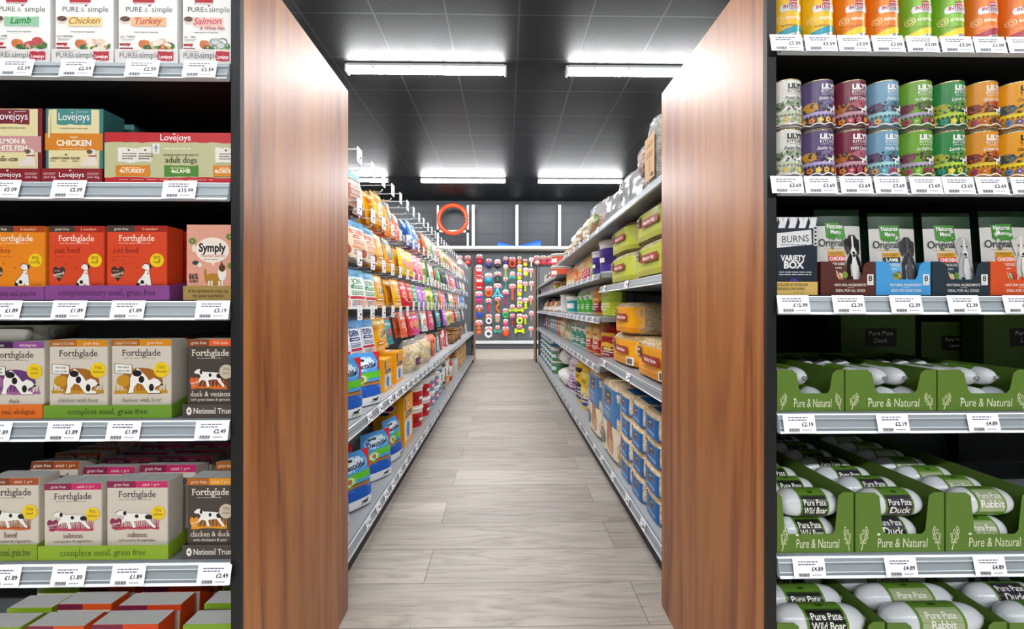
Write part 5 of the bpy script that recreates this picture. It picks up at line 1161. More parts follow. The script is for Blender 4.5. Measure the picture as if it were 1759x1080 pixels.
# ---- tubs
def tub(r, h, body, lab, lid, draw=None, name='food_tub'):
    mb = MB(); mb.lathe([(r * .9, 0), (r * .93, .004), (r, h * .9), (r, h * .92)], M(body, .35), n=28); o = mb.build(name)
    l = MB(); P = Print(l, lambda u, v, q: Vector(((r * (.935 + .06 * v) + q + .0008) * math.cos(-PI / 2 + (u - .5) * 5), (r * (.935 + .06 * v) + q + .0008) * math.sin(-PI / 2 + (u - .5) * 5), h * (.1 + .66 * v))), r * 5, h * .66, .35, .0003)
    P.rect(0, 0, 1, 1, lab, 28, 1)
    if draw: draw(P)
    l.build('label', o)
    c = MB(); c.lathe([(r * 1.04, h * .9), (r * 1.05, h * .985), (r * 1.01, h), (r * .2, h), (.001, h)], M(lid, .35), n=28); c.build('lid', o)
    return o
bit = lambda c: (lambda P: (P.rect(.3, .3, .7, .75, c, 12, 1), P.rect(.4, .4, .6, .6, '#f4f0ea', 6, 1)))
sp = []
for k, (x, y) in enumerate(((-.725, 3.12), (-.725, 3.42), (-.945, 3.15), (-.945, 3.45))):
    sp += [(x, y, ZL1, LROT, 'red-labelled white tub, lower one, %s pair by the yellow box' % ORD[k]), (x, y, ZL1 + .1585, LROT, 'red-labelled white tub, upper one, %s pair by the yellow box' % ORD[k])]
many(lambda: tub(.1, .158, '#ecebe8', '#c81c26', '#f0efec', bit('#a0141e')), sp, 'tub', 'white tubs with red labels on the base shelf')
sp = []
for k, (x, y) in enumerate(((-.73, 3.74), (-.73, 3.98), (-.93, 3.8))):
    for j in range(2): sp.append((x, y, ZL1 + j * .1405, LROT, 'white-lidded tub with teal label, %s one of the %s pair' % (['lower', 'upper'][j], ORD[k])))
many(lambda: tub(.09, .14, '#e8e8e4', '#5a9ab8', '#efeeea', bit('#d85a8a')), sp, 'tub', 'white tubs with teal labels on the base shelf')
def sackbag(w, h, d, c, draw, name='feed_bag', cr=.006, seed=0): return pack(w, h, d, 'sack', M(c, .4), draw, name, cr, seed)
def d_dogbag(c2, patch='#5a3c28'):
    return lambda P: (P.rect(0, 0, 1, .28, c2, 8, 3), P.shape(DOG_SIT, .3, .3, .45, .4, patch), P.rect(.15, .76, .85, .86, c2, 6, 1), P.lines(.2, .08, .8, .2, 2, '#f0f0f0', 3))
for k, (y, c, c2, h, nm) in enumerate(((4.3, '#efeeea', '#4a86a8', .30, 'white and blue'), (4.56, '#f2f1ee', '#2f3238', .33, 'white and black'), (4.84, '#f0efe8', '#e8a420', .38, 'white and yellow'))):
    put(sackbag(.24, h, .12, c, d_dogbag(c2), seed=k), -.72, y, ZL1, LROT - .1, '%s food bag with a dog on the base shelf' % nm, 'food bag', 'dog food bags on the base shelf')
put(tub(.1, .1, '#e0b040', '#e8a420', '#f0c030'), -.95, 4.75, ZL1, LROT, 'yellow tub behind the white dog food bags', 'tub')
mb = MB(); mb.lathe([(.055, 0), (.06, .01), (.06, .2), (.05, .24), (.03, .26), (.03, .29), (.05, .30), (.055, .36), (.04, .4), (.001, .41)], M('#d81e26', .3), n=20); q = mb.build('treat_bottle'); l = MB(); l.lathe([(.061, .05), (.061, .18)], M('#f0d8d0', .4), n=20); l.build('label', q)
put(q, -.72, 5.12, ZL1, LROT, 'tall red bottle on the base shelf beside the white box', 'bottle')
mb = MB(); mb.box(-.2, .2, 0, .3, 0, .2, M('#d4d3d0', .5), .002); P = Print(mb, front(-.2, .2, 0, .2), .4, .2); P.lines(.2, .3, .8, .7, 3, '#9a9a98', 3)
put(mb.build('storage_box'), -.66, 5.5, ZL1, LROT, 'pale grey box on the base shelf before the wooden crates', 'box')
SLATW = wood_mat('crate_pine', 'a8794a', 'c89a64', 'd9b07a', .6, (3, 3, 9))
def crate(w, d, h):
    root = empty('wooden_crate'); n = 4
    for k in range(n):
        z0, z1 = h * k / n + .006, h * (k + 1) / n - .006
        for y in (0, d - .012): b = MB(); b.box(-w / 2, w / 2, y, y + .012, z0, z1, SLATW, .001); b.build('slat', root)
        for x in (-w / 2, w / 2 - .012): b = MB(); b.box(x, x + .012, .0125, d - .0125, z0, z1, SLATW, .001); b.build('slat', root)
    for x in (-w / 2 + .013, w / 2 - .033):
        for y in (.0125, d - .0325): b = MB(); b.box(x, x + .02, y, y + .02, 0, h, SLATW, .001); b.build('corner_post', root)
    b = MB(); b.box(-w / 2 + .013, w / 2 - .013, .0125, d - .0125, .002, .006, SLATW); b.build('base_board', root)
    return root
cr0 = crate(.42, .3, .2); sp = []
for k, y in enumerate((5.95, 6.45, 6.95)):
    for j in range(2):
        q = cr0 if (k, j) == (0, 0) else dup(cr0)
        put(q, -.68, y, ZL1 + j * .2005, LROT, 'slatted wooden crate, %s one, %s stack from the toy wall' % (['lower', 'upper'][j], ORD[2 - k]), 'crate', 'wooden crates on the base shelf')
put(strip_card('#24262a', '#4a4a50', .26, .3), -.74, 7.4, ZL1, LROT, 'black pack on the base shelf past the wooden crates', 'treat pack')

# ================================================================== bedding shelves
R0, RH, RM, R675, R985, R1265, RTOP, RFAR = .1456, .7356, 1.1786, .6756, .9856, 1.2656, 1.5556, 1.4306
HAY = speck_mat('meadow_hay', ['a89a5a', '8a8a44', 'c8b878', '7a7038', 'b8aa68'], 60, (1, 1, 6), bump=.8)
STRAW = speck_mat('barley_straw', ['d8b878', 'b8945a', 'e8d4a0', 'c8a468', '9a7a44'], 60, (1, 1, 6), bump=.8)
SHAV = speck_mat('wood_shavings', ['ecd2a8', 'd8b888', 'f2e2c4', 'e0c294'], 80, bump=.7)
WRAPM = film_mat('bale_film', .12)
def bale(w, d, h, fill, panel, word, sub, bar=False):
    """a bale along x; printed sleeve on the face that looks to -y"""
    root = empty('hay_bale'); mb = MB(); rbox(mb, w, d, h, fill, amp=.006, seed=w * 9); mb.build('bale', root)
    f = MB(); rbox(f, w * 1.012, d * 1.012, h * 1.006, WRAPM, amp=.008, seed=3, c=(0, 0, -.0015 + .0016)); f.build('wrapper', root)
    # printed panel follows the rounded front
    def fn(u, v, l):
        a = -PI + u * PI; e = .5; ca, sa = math.cos(a), math.sin(a); kz = .95 + .05 * max(0, 1 - abs(2 * v - 1) ** 8) ** .25
        x = (u - .5) * w * .985; t = abs(2 * u - 1); yy = -(d / 2) * max(.0, 1 - t ** 4) ** .25 * kz
        return Vector((x, yy * 1.012 - .006 - l, .005 + v * (h - .01)))
    p = MB(); P = Print(p, fn, w, h, .3, .0003)
    P.rect(.03, .04, .97, .88, panel[0], 16, 6, .012); P.rect(.03, .04, .97, .2, panel[1], 16, 2)
    for k in range(26): u = .1 + .031 * k; P.poly([(u, .8), (u + .02, .8), (u + .014, .88 + .03 * math.sin(k * 2))], panel[0])
    P.shape([(0, .06), (1, 0), (1, 1), (.05, .94)], .2, .52, .13, .32, '#2b2320'); P.shape([(0, .0), (1, 0), (1, 1), (0, 1)], .215, .54, .1, .13, '#7a3a24'); P.text('extra', .265, .72, .08, '#f4f0e8', mw=.1, b=.03); P.text('select', .265, .57, .07, '#f4f0e8', mw=.09, b=.02)
    P.rect(.38, .42, .8, .66, '#8a2a1c', 8, 2); P.rect(.39, .435, .79, .645, '#a03424', 8, 2); P.text(word, .59, .49, .11, '#f8f2e8', mw=.37, b=.02)
    P.lines(.42, .3, .76, .38, 2, sub, 3)
    if bar:
        P.rect(.8, .08, .92, .34, '#f2f2ee', 2, 2)
        for k in range(10): P.rect(.812 + .0095 * k, .12, .817 + .0095 * k, .3, '#2a2a2e')
    p.build('printed_sleeve', root)
    return root
hay = ('#c2c94a', '#a8a83a'); stw = ('#f0a81e', '#d88a14')
H1 = bale(.46, .34, .155, HAY, hay, 'Meadow Hay', '#5a6a1a')
hs = [(1.75, 0, 'lower bale, second from the gap'), (2.24, 0, 'lower bale at the far end of its shelf'), (1.78, 1, 'upper bale by the walnut panel'), (2.27, 1, 'upper bale at the far end')]
for k, (y, j, lab) in enumerate(((1.80, 0, 'lower bale by the walnut panel'), (2.27, 0, 'lower bale farther along'), (1.83, 1, 'upper bale by the walnut panel'), (2.30, 1, 'upper bale farther along'))):
    q = H1 if k == 0 else dup(H1); put(q, .80 + .012 * j, y, RM + j * .1625, RROT + random.uniform(-.01, .01), 'green meadow hay pack, ' + lab, 'hay bale', 'green meadow hay packs')
S1 = bale(.47, .34, .165, STRAW, stw, 'Barley Straw', '#8a4a10', True)
put(S1, .80, 1.78, RH, RROT, 'orange barley straw pack, lower one by the walnut panel', 'straw bale', 'orange barley straw packs')
put(dup(S1), .81, 2.265, RH, RROT + .02, 'orange barley straw pack, lower one farther along', 'straw bale', 'orange barley straw packs')
S2 = bale(.34, .46, .165, STRAW, stw, 'Barley Straw', '#8a4a10'); put(S2, .86, 2.22, RH + .172, RROT + .04, 'orange barley straw pack lying end-on over the others', 'straw bale', 'orange barley straw packs')
# ---- large wood shavings packs
def shav(w, d, h, small=False):
    root = empty('shavings_pack'); mb = MB(); rbox(mb, w, d, h, SHAV, amp=.004, seed=h * 7, pw=6); mb.build('shavings', root)
    def fn(u, v, l):
        t = abs(2 * u - 1); yy = -(d / 2) * max(0, 1 - t ** 6) ** (1 / 6); return Vector(((u - .5) * w * .975, yy - .005 - l, h * (.02 + .96 * v)))
    p = MB(); P = Print(p, fn, w, h, .35, .00008)
    if not small:
        P.rect(.05, .46, .95, .95, '#3f7cb8', 8, 4); P.rect(.05, .05, .95, .46, '#efe0c8', 8, 4)
        P.rect(.36, .76, .66, .9, '#231d1a', 3, 1); P.rect(.36, .72, .66, .79, '#7a3a24', 3, 1); P.text('extra', .51, .83, .035, '#f4f0e8', mw=.22, b=.03); P.text('select', .51, .74, .03, '#f4f0e8', mw=.22, b=.02)
        P.text('woodshavings', .45, .645, .035, '#e4eef8', mw=.56, b=.01); P.lines(.15, .53, .6, .61, 3, '#b8d0e8', 3)
        P.ell(.6, .26, .16, .16, '#b87a4a', 20); P.ell(.52, .42, .05, .08, '#a86a3c'); P.ell(.66, .43, .05, .08, '#a86a3c'); P.ell(.6, .38, .1, .07, '#b87a4a'); P.ell(.66, .18, .12, .1, '#d8a878', 16); P.circ(.62, .39, .008, '#1d1512')
        P.ell(.24, .2, .14, .1, '#5a6470', 20); P.ell(.2, .27, .08, .05, '#6a7480'); P.poly([(.4, .05), (.95, .05), (.95, .3)], '#3f7cb8')
    else:
        P.rect(.03, .04, .97, .86, '#1f6ab0', 8, 4); P.rect(.36, .46, .62, .74, '#231d1a', 3, 1); P.rect(.36, .42, .62, .54, '#7a3a24', 3, 1); P.text('extra', .49, .6, .09, '#f4f0e8', mw=.2, b=.02)
        P.text('woodshavings', .5, .2, .1, '#d8e8f8', mw=.78, b=.015, rot=-.05); T = Print(p, lambda u, v, l: Vector(((u - .5) * w * .9, (v - .5) * d * .85 - .01, h + .004 + l)), w, d, .3); T.rect(0, .12, .86, 1, '#1f6ab0', 4, 4)
    p.build('printed_wrap', root)
    if small: pass
    return root
B1 = shav(.44, .34, .455)
put(B1, .795, 2.48, R0, RROT, 'tall blue and cream wood shavings pack beside the small packs', 'shavings pack', 'tall wood shavings packs')
put(dup(B1), .80, 2.935, R0, RROT, 'tall blue and cream wood shavings pack beside the yellow sacks', 'shavings pack', 'tall wood shavings packs')
B2 = shav(.195, .26, .108, True); sp = 0
for j in range(4):
    for k, y in enumerate((1.558, 1.757, 1.956, 2.155)):
        q = B2 if sp == 0 else dup(B2); sp += 1
        put(q, .757 + .004 * ((j + k) % 2), y, R0 + j * .1145, RROT + random.uniform(-.02, .02), 'small blue shavings pack, %s layer up, %s from the tall packs' % (ORD[j], ORD[3 - k]), 'shavings pack', 'small blue wood shavings packs')
# ---- soft bags in rows
def d_band2(c2, c3=None, dark='#3a3230', v=(.08, .45)):
    return lambda P: (P.rect(0, v[0], 1, v[1], c2, 8, 4), P.ell(.5, v[1], .3, .12, c3 or c2), P.rect(.2, .68, .8, .78, c3 or c2, 6, 1), P.lines(.22, .15, .78, .38, 3, '#f4f2ec', 4), P.lines(.3, .56, .7, .64, 2, dark, 2))
def row(z, X, ys, w, h, d, base, draw, label, cat, group, name='food_bag', seed=0, yaw=.08, cr=.006):
    o = pack(w, h, d, 'sack', M(base, .32), draw, name, cr, seed)
    for k, y in enumerate(ys):
        q = o if k == 0 else dup(o)
        put(q, X, y, z, RROT + yaw + random.uniform(-.05, .05), label if len(ys) == 1 else label % ordw(k), cat, group, rx=random.uniform(-.06, 0))
# top shelf
def oats(): 
    root = empty('feed_jar_bag'); mb = MB(); rbox(mb, .17, .17, .335, speck_mat('dark_oats', ['3a3a30', '6a6650', '8a8468', '4a4a3a'], 90, bump=.6), amp=.004, pw=3); mb.build('contents', root)
    f = MB(); rbox(f, .175, .175, .34, FILM, amp=.005, pw=3); f.build('wrapper', root)
    l = MB(); P = Print(l, front(-.062, .062, .07, .27, -.0905), .124, .2, .6); P.rect(0, 0, 1, 1, '#c89a64'); P.text('OATS', .5, .74, .1, '#2a1d12', mw=.7, it=.1); P.lines(.15, .5, .85, .66, 3, '#5a4028', 3); P.lines(.42, .2, .58, .46, 6, '#7a5a3a', 3); P.rect(.6, .06, .85, .14, '#3a2a1c'); l.build('label', root)
    return root
put(oats(), .745, 1.86, RTOP, RROT, 'tall clear feed bag with kraft label on the top shelf', 'feed bag')
put(dup(bpy.data.objects['feed_jar_bag']), .75, 1.64, RTOP, RROT, 'tall clear feed bag with kraft label, hidden partly by the walnut panel', 'feed bag')
DARKF = speck_mat('dark_feed', ['3a302a', '5a4a3c', '2a2420', '7a6a5a'], 70, bump=.7); PINKF = speck_mat('pink_feed', ['9a6a58', 'b88a74', '7a4a3c', 'c8a08c'], 60, bump=.7)
put(clear_bag(.2, .17, .13, DARKF, lambda P: P.rect(.25, .3, .75, .62, '#d8d4cc', 4, 3), 'feed_bag', .85, 1), .745, 2.08, RTOP, RROT, 'clear bag of dark feed, lower one of the stacked two', 'feed bag')
put(clear_bag(.2, .15, .13, PINKF, None, 'feed_bag', .85, 2), .745, 2.08, RTOP + .172, RROT, 'clear bag of pinkish feed, upper one of the stacked two', 'feed bag')
SIL = M('#c8cacc', .18, .55)
put(pack(.26, .27, .14, 'sack', SIL, lambda P: (P.poly([(.4, .1), (.56, .1), (.5, .5)], '#1d1d1f'), P.lines(.3, .6, .7, .75, 2, '#5a5a5c', 2)), 'feed_bag', .014, 3), .74, 2.36, RTOP, RROT + .1, 'silvery crinkled bag with a dark mark on the top shelf', 'feed bag')
put(pack(.28, .25, .14, 'sack', SIL, None, 'feed_bag', .016, 8), .74, 2.68, RTOP, RROT + .1, 'silvery crinkled bag beside the brown treat bag', 'feed bag')
def brown(seed, fill): return clear_bag(.3, .30, .14, fill, lambda P: (P.rect(.14, .06, .8, .42, '#8a6444', 6, 4), P.ell(.68, .5, .14, .12, '#7a8a3a'), P.poly([(.2, .1), (.3, .1), (.26, .5)], '#d8b890'), P.poly([(.4, .1), (.5, .1), (.46, .52)], '#c8a478')), 'feed_bag', .66, seed)
put(brown(4, KIB), .735, 3.12, RTOP, RROT + .15, 'brown treat bag with pointed clear top on the top shelf', 'feed bag')
for k, (y, c, c2, h, nm) in enumerate(((3.5, '#b8b890', '#8a7a58', .26, 'sage'), (3.85, '#a88a68', '#5a4432', .25, 'brown patterned'), (4.15, '#d8d0c4', '#9a7a5a', .24, 'cream patterned'), (4.42, '#c8a070', '#8a5a34', .18, 'tan'), (4.64, '#b88a5c', '#7a4a2c', .15, 'small brown'))):
    put(pack(.24, h, .12, 'sack', M(c, .4), d_band2(c2, '#e8dcc8'), 'feed_bag', .01, k), .735, y, RTOP, RROT + .15, '%s feed bag along the far part of the top shelf' % nm, 'feed bag', 'feed bags along the top shelf')
def clear_tub(c, c2): return tub(.13, .16, c, c2, '#f0efec', bit('#f4ece4'))
T1 = clear_tub('#a89a8a', '#c8503a')
for j in range(2): put(T1 if j == 0 else dup(T1), .745, 5.5, RFAR + .1605 * j, RROT, 'white-lidded tub with red label, %s of the two stacked' % ['lower', 'upper'][j], 'tub', 'stacked tubs past the top shelf')
for k, (y, c) in enumerate(((6.1, '#7a6a5a'), (6.5, '#a04a4a'), (6.9, '#5a6a4a'), (7.3, '#c8b8a8'))): put(pack(.2, .2, .1, 'sack', M(c, .4), d_band2('#e0d8cc'), 'feed_bag', .008, k), .74, y, RFAR, RROT, '%s small bag on the far upper shelf' % ['brown', 'dark red', 'olive', 'beige'][k], 'feed bag', 'small bags on the far upper shelf')
# second level
put(tub(.12, .23, '#e4e2ea', '#453090', '#ecebe8', bit('#2f2070')), .765, 2.80, R1265, RROT, 'large purple-labelled tub on the second shelf', 'tub')
put(tub(.085, .19, '#e4e2ea', '#453090', '#e0dfdc', bit('#2f2070')), .73, 3.04, R1265, RROT, 'small purple-labelled tub beside the large one', 'tub')
row(R1265, .735, [3.23 + .135 * k for k in range(2)], .125, .24, .08, '#f0d060', d_band2('#6ab82a', '#c8d840'), 'yellow and green feed pouch, %s from the purple tubs', 'feed pouch', 'yellow and green feed pouches')
row(R1265, .735, [3.50 + .135 * k for k in range(2)], .125, .24, .08, '#f2d870', d_band2('#d82a6a', '#f0a0b0'), 'yellow and pink feed pouch, %s from the green ones', 'feed pouch', 'yellow and pink feed pouches')
row(R1265, .735, [3.77 + .135 * k for k in range(2)], .125, .235, .08, '#f4e0a0', d_band2('#e86a3a', '#f0c0a0'), 'yellow and coral feed pouch, %s from the pink ones', 'feed pouch', 'yellow and coral feed pouches')
row(R1265, .745, [4.08], .2, .24, .12, '#f0ede4', d_band2('#f08018', '#f09a30', v=(.05, .58)), 'white bag with orange front on the second shelf', 'feed bag', None)
row(R1265, .735, [4.29 + .165 * k for k in range(3)], .155, .2, .09, '#f0dca0', d_band2('#e8b060', '#d86a5a', v=(.3, .8)), 'pale yellow feed bag, %s past the orange-fronted bag', 'feed bag', 'pale yellow feed bags on the second shelf')
row(R1265, .735, [5.08], .22, .12, .1, '#b8803a', d_band2('#8a5a24'), 'ochre bag at the far side of the pale yellow bags', 'feed bag', None)
put(tub(.12, .122, '#e8e4dc', '#e0702a', '#eceae6', bit('#8ab83a')), .755, 5.42, R1265, RROT, 'orange-labelled tub at the far end of the second shelf', 'tub')
for k, y in enumerate((5.8, 6.2, 6.6, 7.0, 7.4)): put(tub(.1, .12, '#d8d8d4', ['#a8b8a0', '#c8c0b8', '#b8a8c8', '#a0b8b8', '#d0b8a0'][k], '#e8e6e2'), .745, y, R1265, RROT, 'small pale tub, %s past the orange-labelled tub' % ORD[k], 'tub', 'small pale tubs on the second shelf')
# third level
row(R985, .75, [2.86], .3, .235, .13, '#c4d232', d_band2('#8aa82a', '#e8e4dc', v=(.4, .8)), 'lime green pet food bag on the third shelf beside the hay', 'feed bag', None)
row(R985, .75, [3.2], .24, .235, .12, '#c88a3a', d_band2('#8a1f34', '#e8b050'), 'brown and maroon feed bag on the third shelf', 'feed bag', None)
row(R985, .745, [3.5 + .21 * k for k in range(3)], .195, .235, .11, '#eceae4', d_band2('#3fb02c', '#5ac83a', v=(.05, .52)), 'white and green feed bag, %s past the maroon one', 'feed bag', 'white and green feed bags on the third shelf')
put(tub(.12, .17, '#e0e4e4', '#2a9aa4', '#eceae6', bit('#e8f0f0')), .755, 4.24, R985, RROT, 'teal-labelled tub on the third shelf', 'tub')
row(R985, .74, [4.5], .2, .2, .1, '#e4ccA0'.lower(), d_band2('#3a8a4a', '#c8a060'), 'cream and green bag past the teal-labelled tub', 'feed bag', None)
put(tub(.11, .21, '#e8e6e2', '#d8d4cc', '#f0eeea'), .755, 4.78, R985, RROT, 'tall white jar on the third shelf', 'tub')
cols3 = ['#c8b0d0', '#7a9ac8', '#e8a040', '#e8e0d4', '#d8702a', '#f0c890', '#8a4a2a', '#e09a4a', '#d8d0c8']
for k, c in enumerate(cols3): put(pack(.22, .15 + .03 * (k % 3 == 1), .1, 'stand', M(c, .4), d_band2('#f0e8dc', c), 'feed_box', .002, k), .735, 5.1 + .29 * k, R985, RROT, '%s small pack at the far end of the third shelf' % ['lilac', 'blue', 'amber', 'ivory', 'orange', 'peach', 'brown', 'gold', 'grey-white'][k], 'feed pack', 'small packs at the far end of the third shelf')
# fourth level
row(R675, .75, [2.83], .28, .25, .13, '#c81a2a', d_band2('#8a1420', '#f0c030', v=(.1, .4)), 'red feed bag on the fourth shelf beside the straw packs', 'feed bag', None, yaw=.3)
row(R675, .745, [3.17, 3.43], .23, .26, .13, '#eab55a', d_band2('#c8201c', '#f0d8a0', v=(.05, .45)), 'amber and red feed bag, %s past the red bag', 'feed bag', 'amber and red feed bags on the fourth shelf')
row(R675, .745, [3.71, 3.96, 4.21], .225, .255, .12, '#e8e8e2', d_band2('#2f8a74', '#4aa08a', v=(.05, .5)), 'white and teal feed bag, %s past the amber bags', 'feed bag', 'white and teal feed bags on the fourth shelf')
row(R675, .745, [4.46, 4.68], .2, .25, .12, '#a8b088', d_band2('#c8c49a', '#7a8a5a'), 'sage feed bag, %s past the white and teal ones', 'feed bag', 'sage feed bags on the fourth shelf')
row(R675, .745, [4.92, 5.14], .2, .25, .12, '#d8c4a0', d_band2('#b8945a', '#e8dcc0'), 'cream feed bag, %s past the sage ones', 'feed bag', 'cream feed bags on the fourth shelf')
row(R675, .745, [5.38, 5.62], .2, .25, .12, '#c87a5a', d_band2('#a83a2a', '#e0c8b0'), 'terracotta feed bag, %s past the cream ones', 'feed bag', 'terracotta feed bags on the fourth shelf')
row(R675, .745, [5.9, 6.2], .24, .24, .12, '#5aa0b8', d_band2('#3a7a98', '#c8dce0'), 'sea blue feed bag, %s past the terracotta ones', 'feed bag', 'sea blue feed bags on the fourth shelf')
row(R675, .745, [6.55], .24, .24, .12, '#b89a58', d_band2('#8a6a34'), 'ochre feed bag at the far end of the fourth shelf', 'feed bag', None)
row(R675, .745, [6.9], .24, .24, .12, '#3a78b8', d_band2('#2a5a98', '#a8c8e0'), 'deep blue feed bag at the far end of the fourth shelf', 'feed bag', None)
row(R675, .745, [7.25], .24, .22, .12, '#b8402a', d_band2('#8a2a1c'), 'brick red feed bag, last on the fourth shelf', 'feed bag', None)
# base shelf
for k, (y, c, c2, c3, nm) in enumerate(((3.36, '#c8d0a0', '#2a50a0', '#f0c830', 'pale green and blue'), (3.62, '#f0c428', '#2448a0', '#f4e080', 'yellow and blue'), (3.92, '#f2c62c', '#2a3a80', '#2a2a30', 'yellow and navy'))):
    row(R0, .76, [y], .25, .42, .16, c, d_band2(c2, c3, v=(.08, .36)), '%s sack standing on the base shelf' % nm, 'feed sack', None, 'feed_sack', k, .25, .01)
row(R0, .76, [4.3], .3, .40, .17, '#e8e6ea', d_band2('#7a2a8a', '#c8a8d0', v=(.1, .4)), 'white and purple sack on the base shelf', 'feed sack', None, 'feed_sack', 5, .25, .014)
def pillow(w, d, h, c, seed, logo=True):
    mb = MB(); R = []; nz = 8
    for j in range(nz + 1):
        t = j / nz; k = max(.05, math.sin(PI * (.06 + .88 * t))) ** .5
        R.append([(w / 2 * k * abs(math.cos(a)) ** .6 * (1 if math.cos(a) > 0 else -1) * (1 + .12 * noise.noise(Vector((a * 2, t * 4, seed)))), d / 2 * k * abs(math.sin(a)) ** .6 * (1 if math.sin(a) > 0 else -1) * (1 + .14 * noise.noise(Vector((a * 2.5, t * 5, seed + 9)))), max(.0 if j == 0 else .004 + .01 * j, h * t + .05 * noise.noise(Vector((math.cos(a) * 2.2 + seed, math.sin(a) * 2.2, t * 2)))* (0 if j == 0 else 1))) for a in [2 * PI * q / 30 for q in range(30)]])
    mb.loft(R, M(c, .45, bump=.8, bscale=18)); o = mb.build('bedding_sack')
    if logo:
        l = MB(); fn = lambda u, v, q: Vector(((u - .5) * .12, -d / 2 * (1 - .08 * (2 * v - 1) ** 2) - .02 - q + .03 * v, h * .45 + .1 * v)); P = Print(l, fn, .12, .1, .4); P.rect(0, .35, 1, 1, '#231d1a', 3, 3); P.rect(0, 0, 1, .4, '#7a2a2a', 3, 2); P.text('extra', .5, .55, .26, '#f4f0e8', mw=.8); l.build('logo_label', o)
    return o
put(pillow(.62, .34, .17, '#e9e8e4', 1, False), .81, 4.85, R0, RROT, 'plump white bedding sack lying on the base shelf, lower one', 'bedding sack', 'white bedding sacks')
put(pillow(.70, .34, .19, '#eceae6', 4), .82, 5.0, R0 + .222, RROT, 'plump white bedding sack with dark label, upper one', 'bedding sack', 'white bedding sacks')
tk = ['#4a8a5a', '#3a6ab8', '#2f7a4a', '#3f78c0', '#4a9a6a', '#3a68a8']; n = 0
for k, y in enumerate((5.65, 5.95, 6.25, 6.6, 6.95, 7.3)):
    q0 = tub(.12, .165, '#8a9a7a', tk[k], '#dfe0dc', bit('#d8e4ec'))
    for j in range(3 if k != 0 else 2): put(q0 if j == 0 else dup(q0), .75, y, R0 + j * .1655, RROT, '%s-labelled tub, %s layer, %s pile past the white sacks' % (['green', 'blue', 'dark green', 'bright blue', 'sea green', 'navy'][k], ORD[j], ORD[k]), 'tub', 'tubs piled at the far end of the base shelf')

# ---- price tickets along the aisle rails
TW = price_ticket('2.49', ['xxxxxx'], detail=False, w=.06); TW.location = (0, 0, -9); first = [True]
def rail_tickets(side, z, ys, what, fx=AX):
    for k, y in enumerate(ys):
        o = TW if first[0] else dup(TW); first[0] = False
        # ticket lies against the tilted rail face
        o.location = (side * (fx - .02 - .0229), y, z - .0385); o.rotation_euler = (-.185, 0, PI / 2 if side < 0 else -PI / 2)
        tag(o, 'small white price ticket in the rail of the %s' % what, 'price label', 'price tickets on the ' + what)
fr = lambda a, b, d: [a + d * k + random.uniform(-.03, .03) for k in range(int((b - a) / d))]
rail_tickets(-1, .592, fr(1.8, 7.6, .14), 'pouch wall middle shelf')
rail_tickets(-1, .145, fr(1.75, 7.6, .14), 'pouch wall base shelf')
rail_tickets(1, 1.178, [1.98, 2.42], 'green meadow hay shelf'); rail_tickets(1, .735, [1.95, 2.42], 'orange barley straw shelf')
rail_tickets(1, 1.265, fr(2.75, 7.5, .19), 'purple tub shelf'); rail_tickets(1, .985, fr(2.75, 7.5, .19), 'lime green bag shelf'); rail_tickets(1, .675, fr(2.75, 7.5, .19), 'red feed bag shelf')
rail_tickets(1, .145, fr(1.75, 7.5, .24), 'wood shavings shelf'); rail_tickets(1, 1.555, fr(2.6, 4.6, .3), 'clear feed bag shelf')
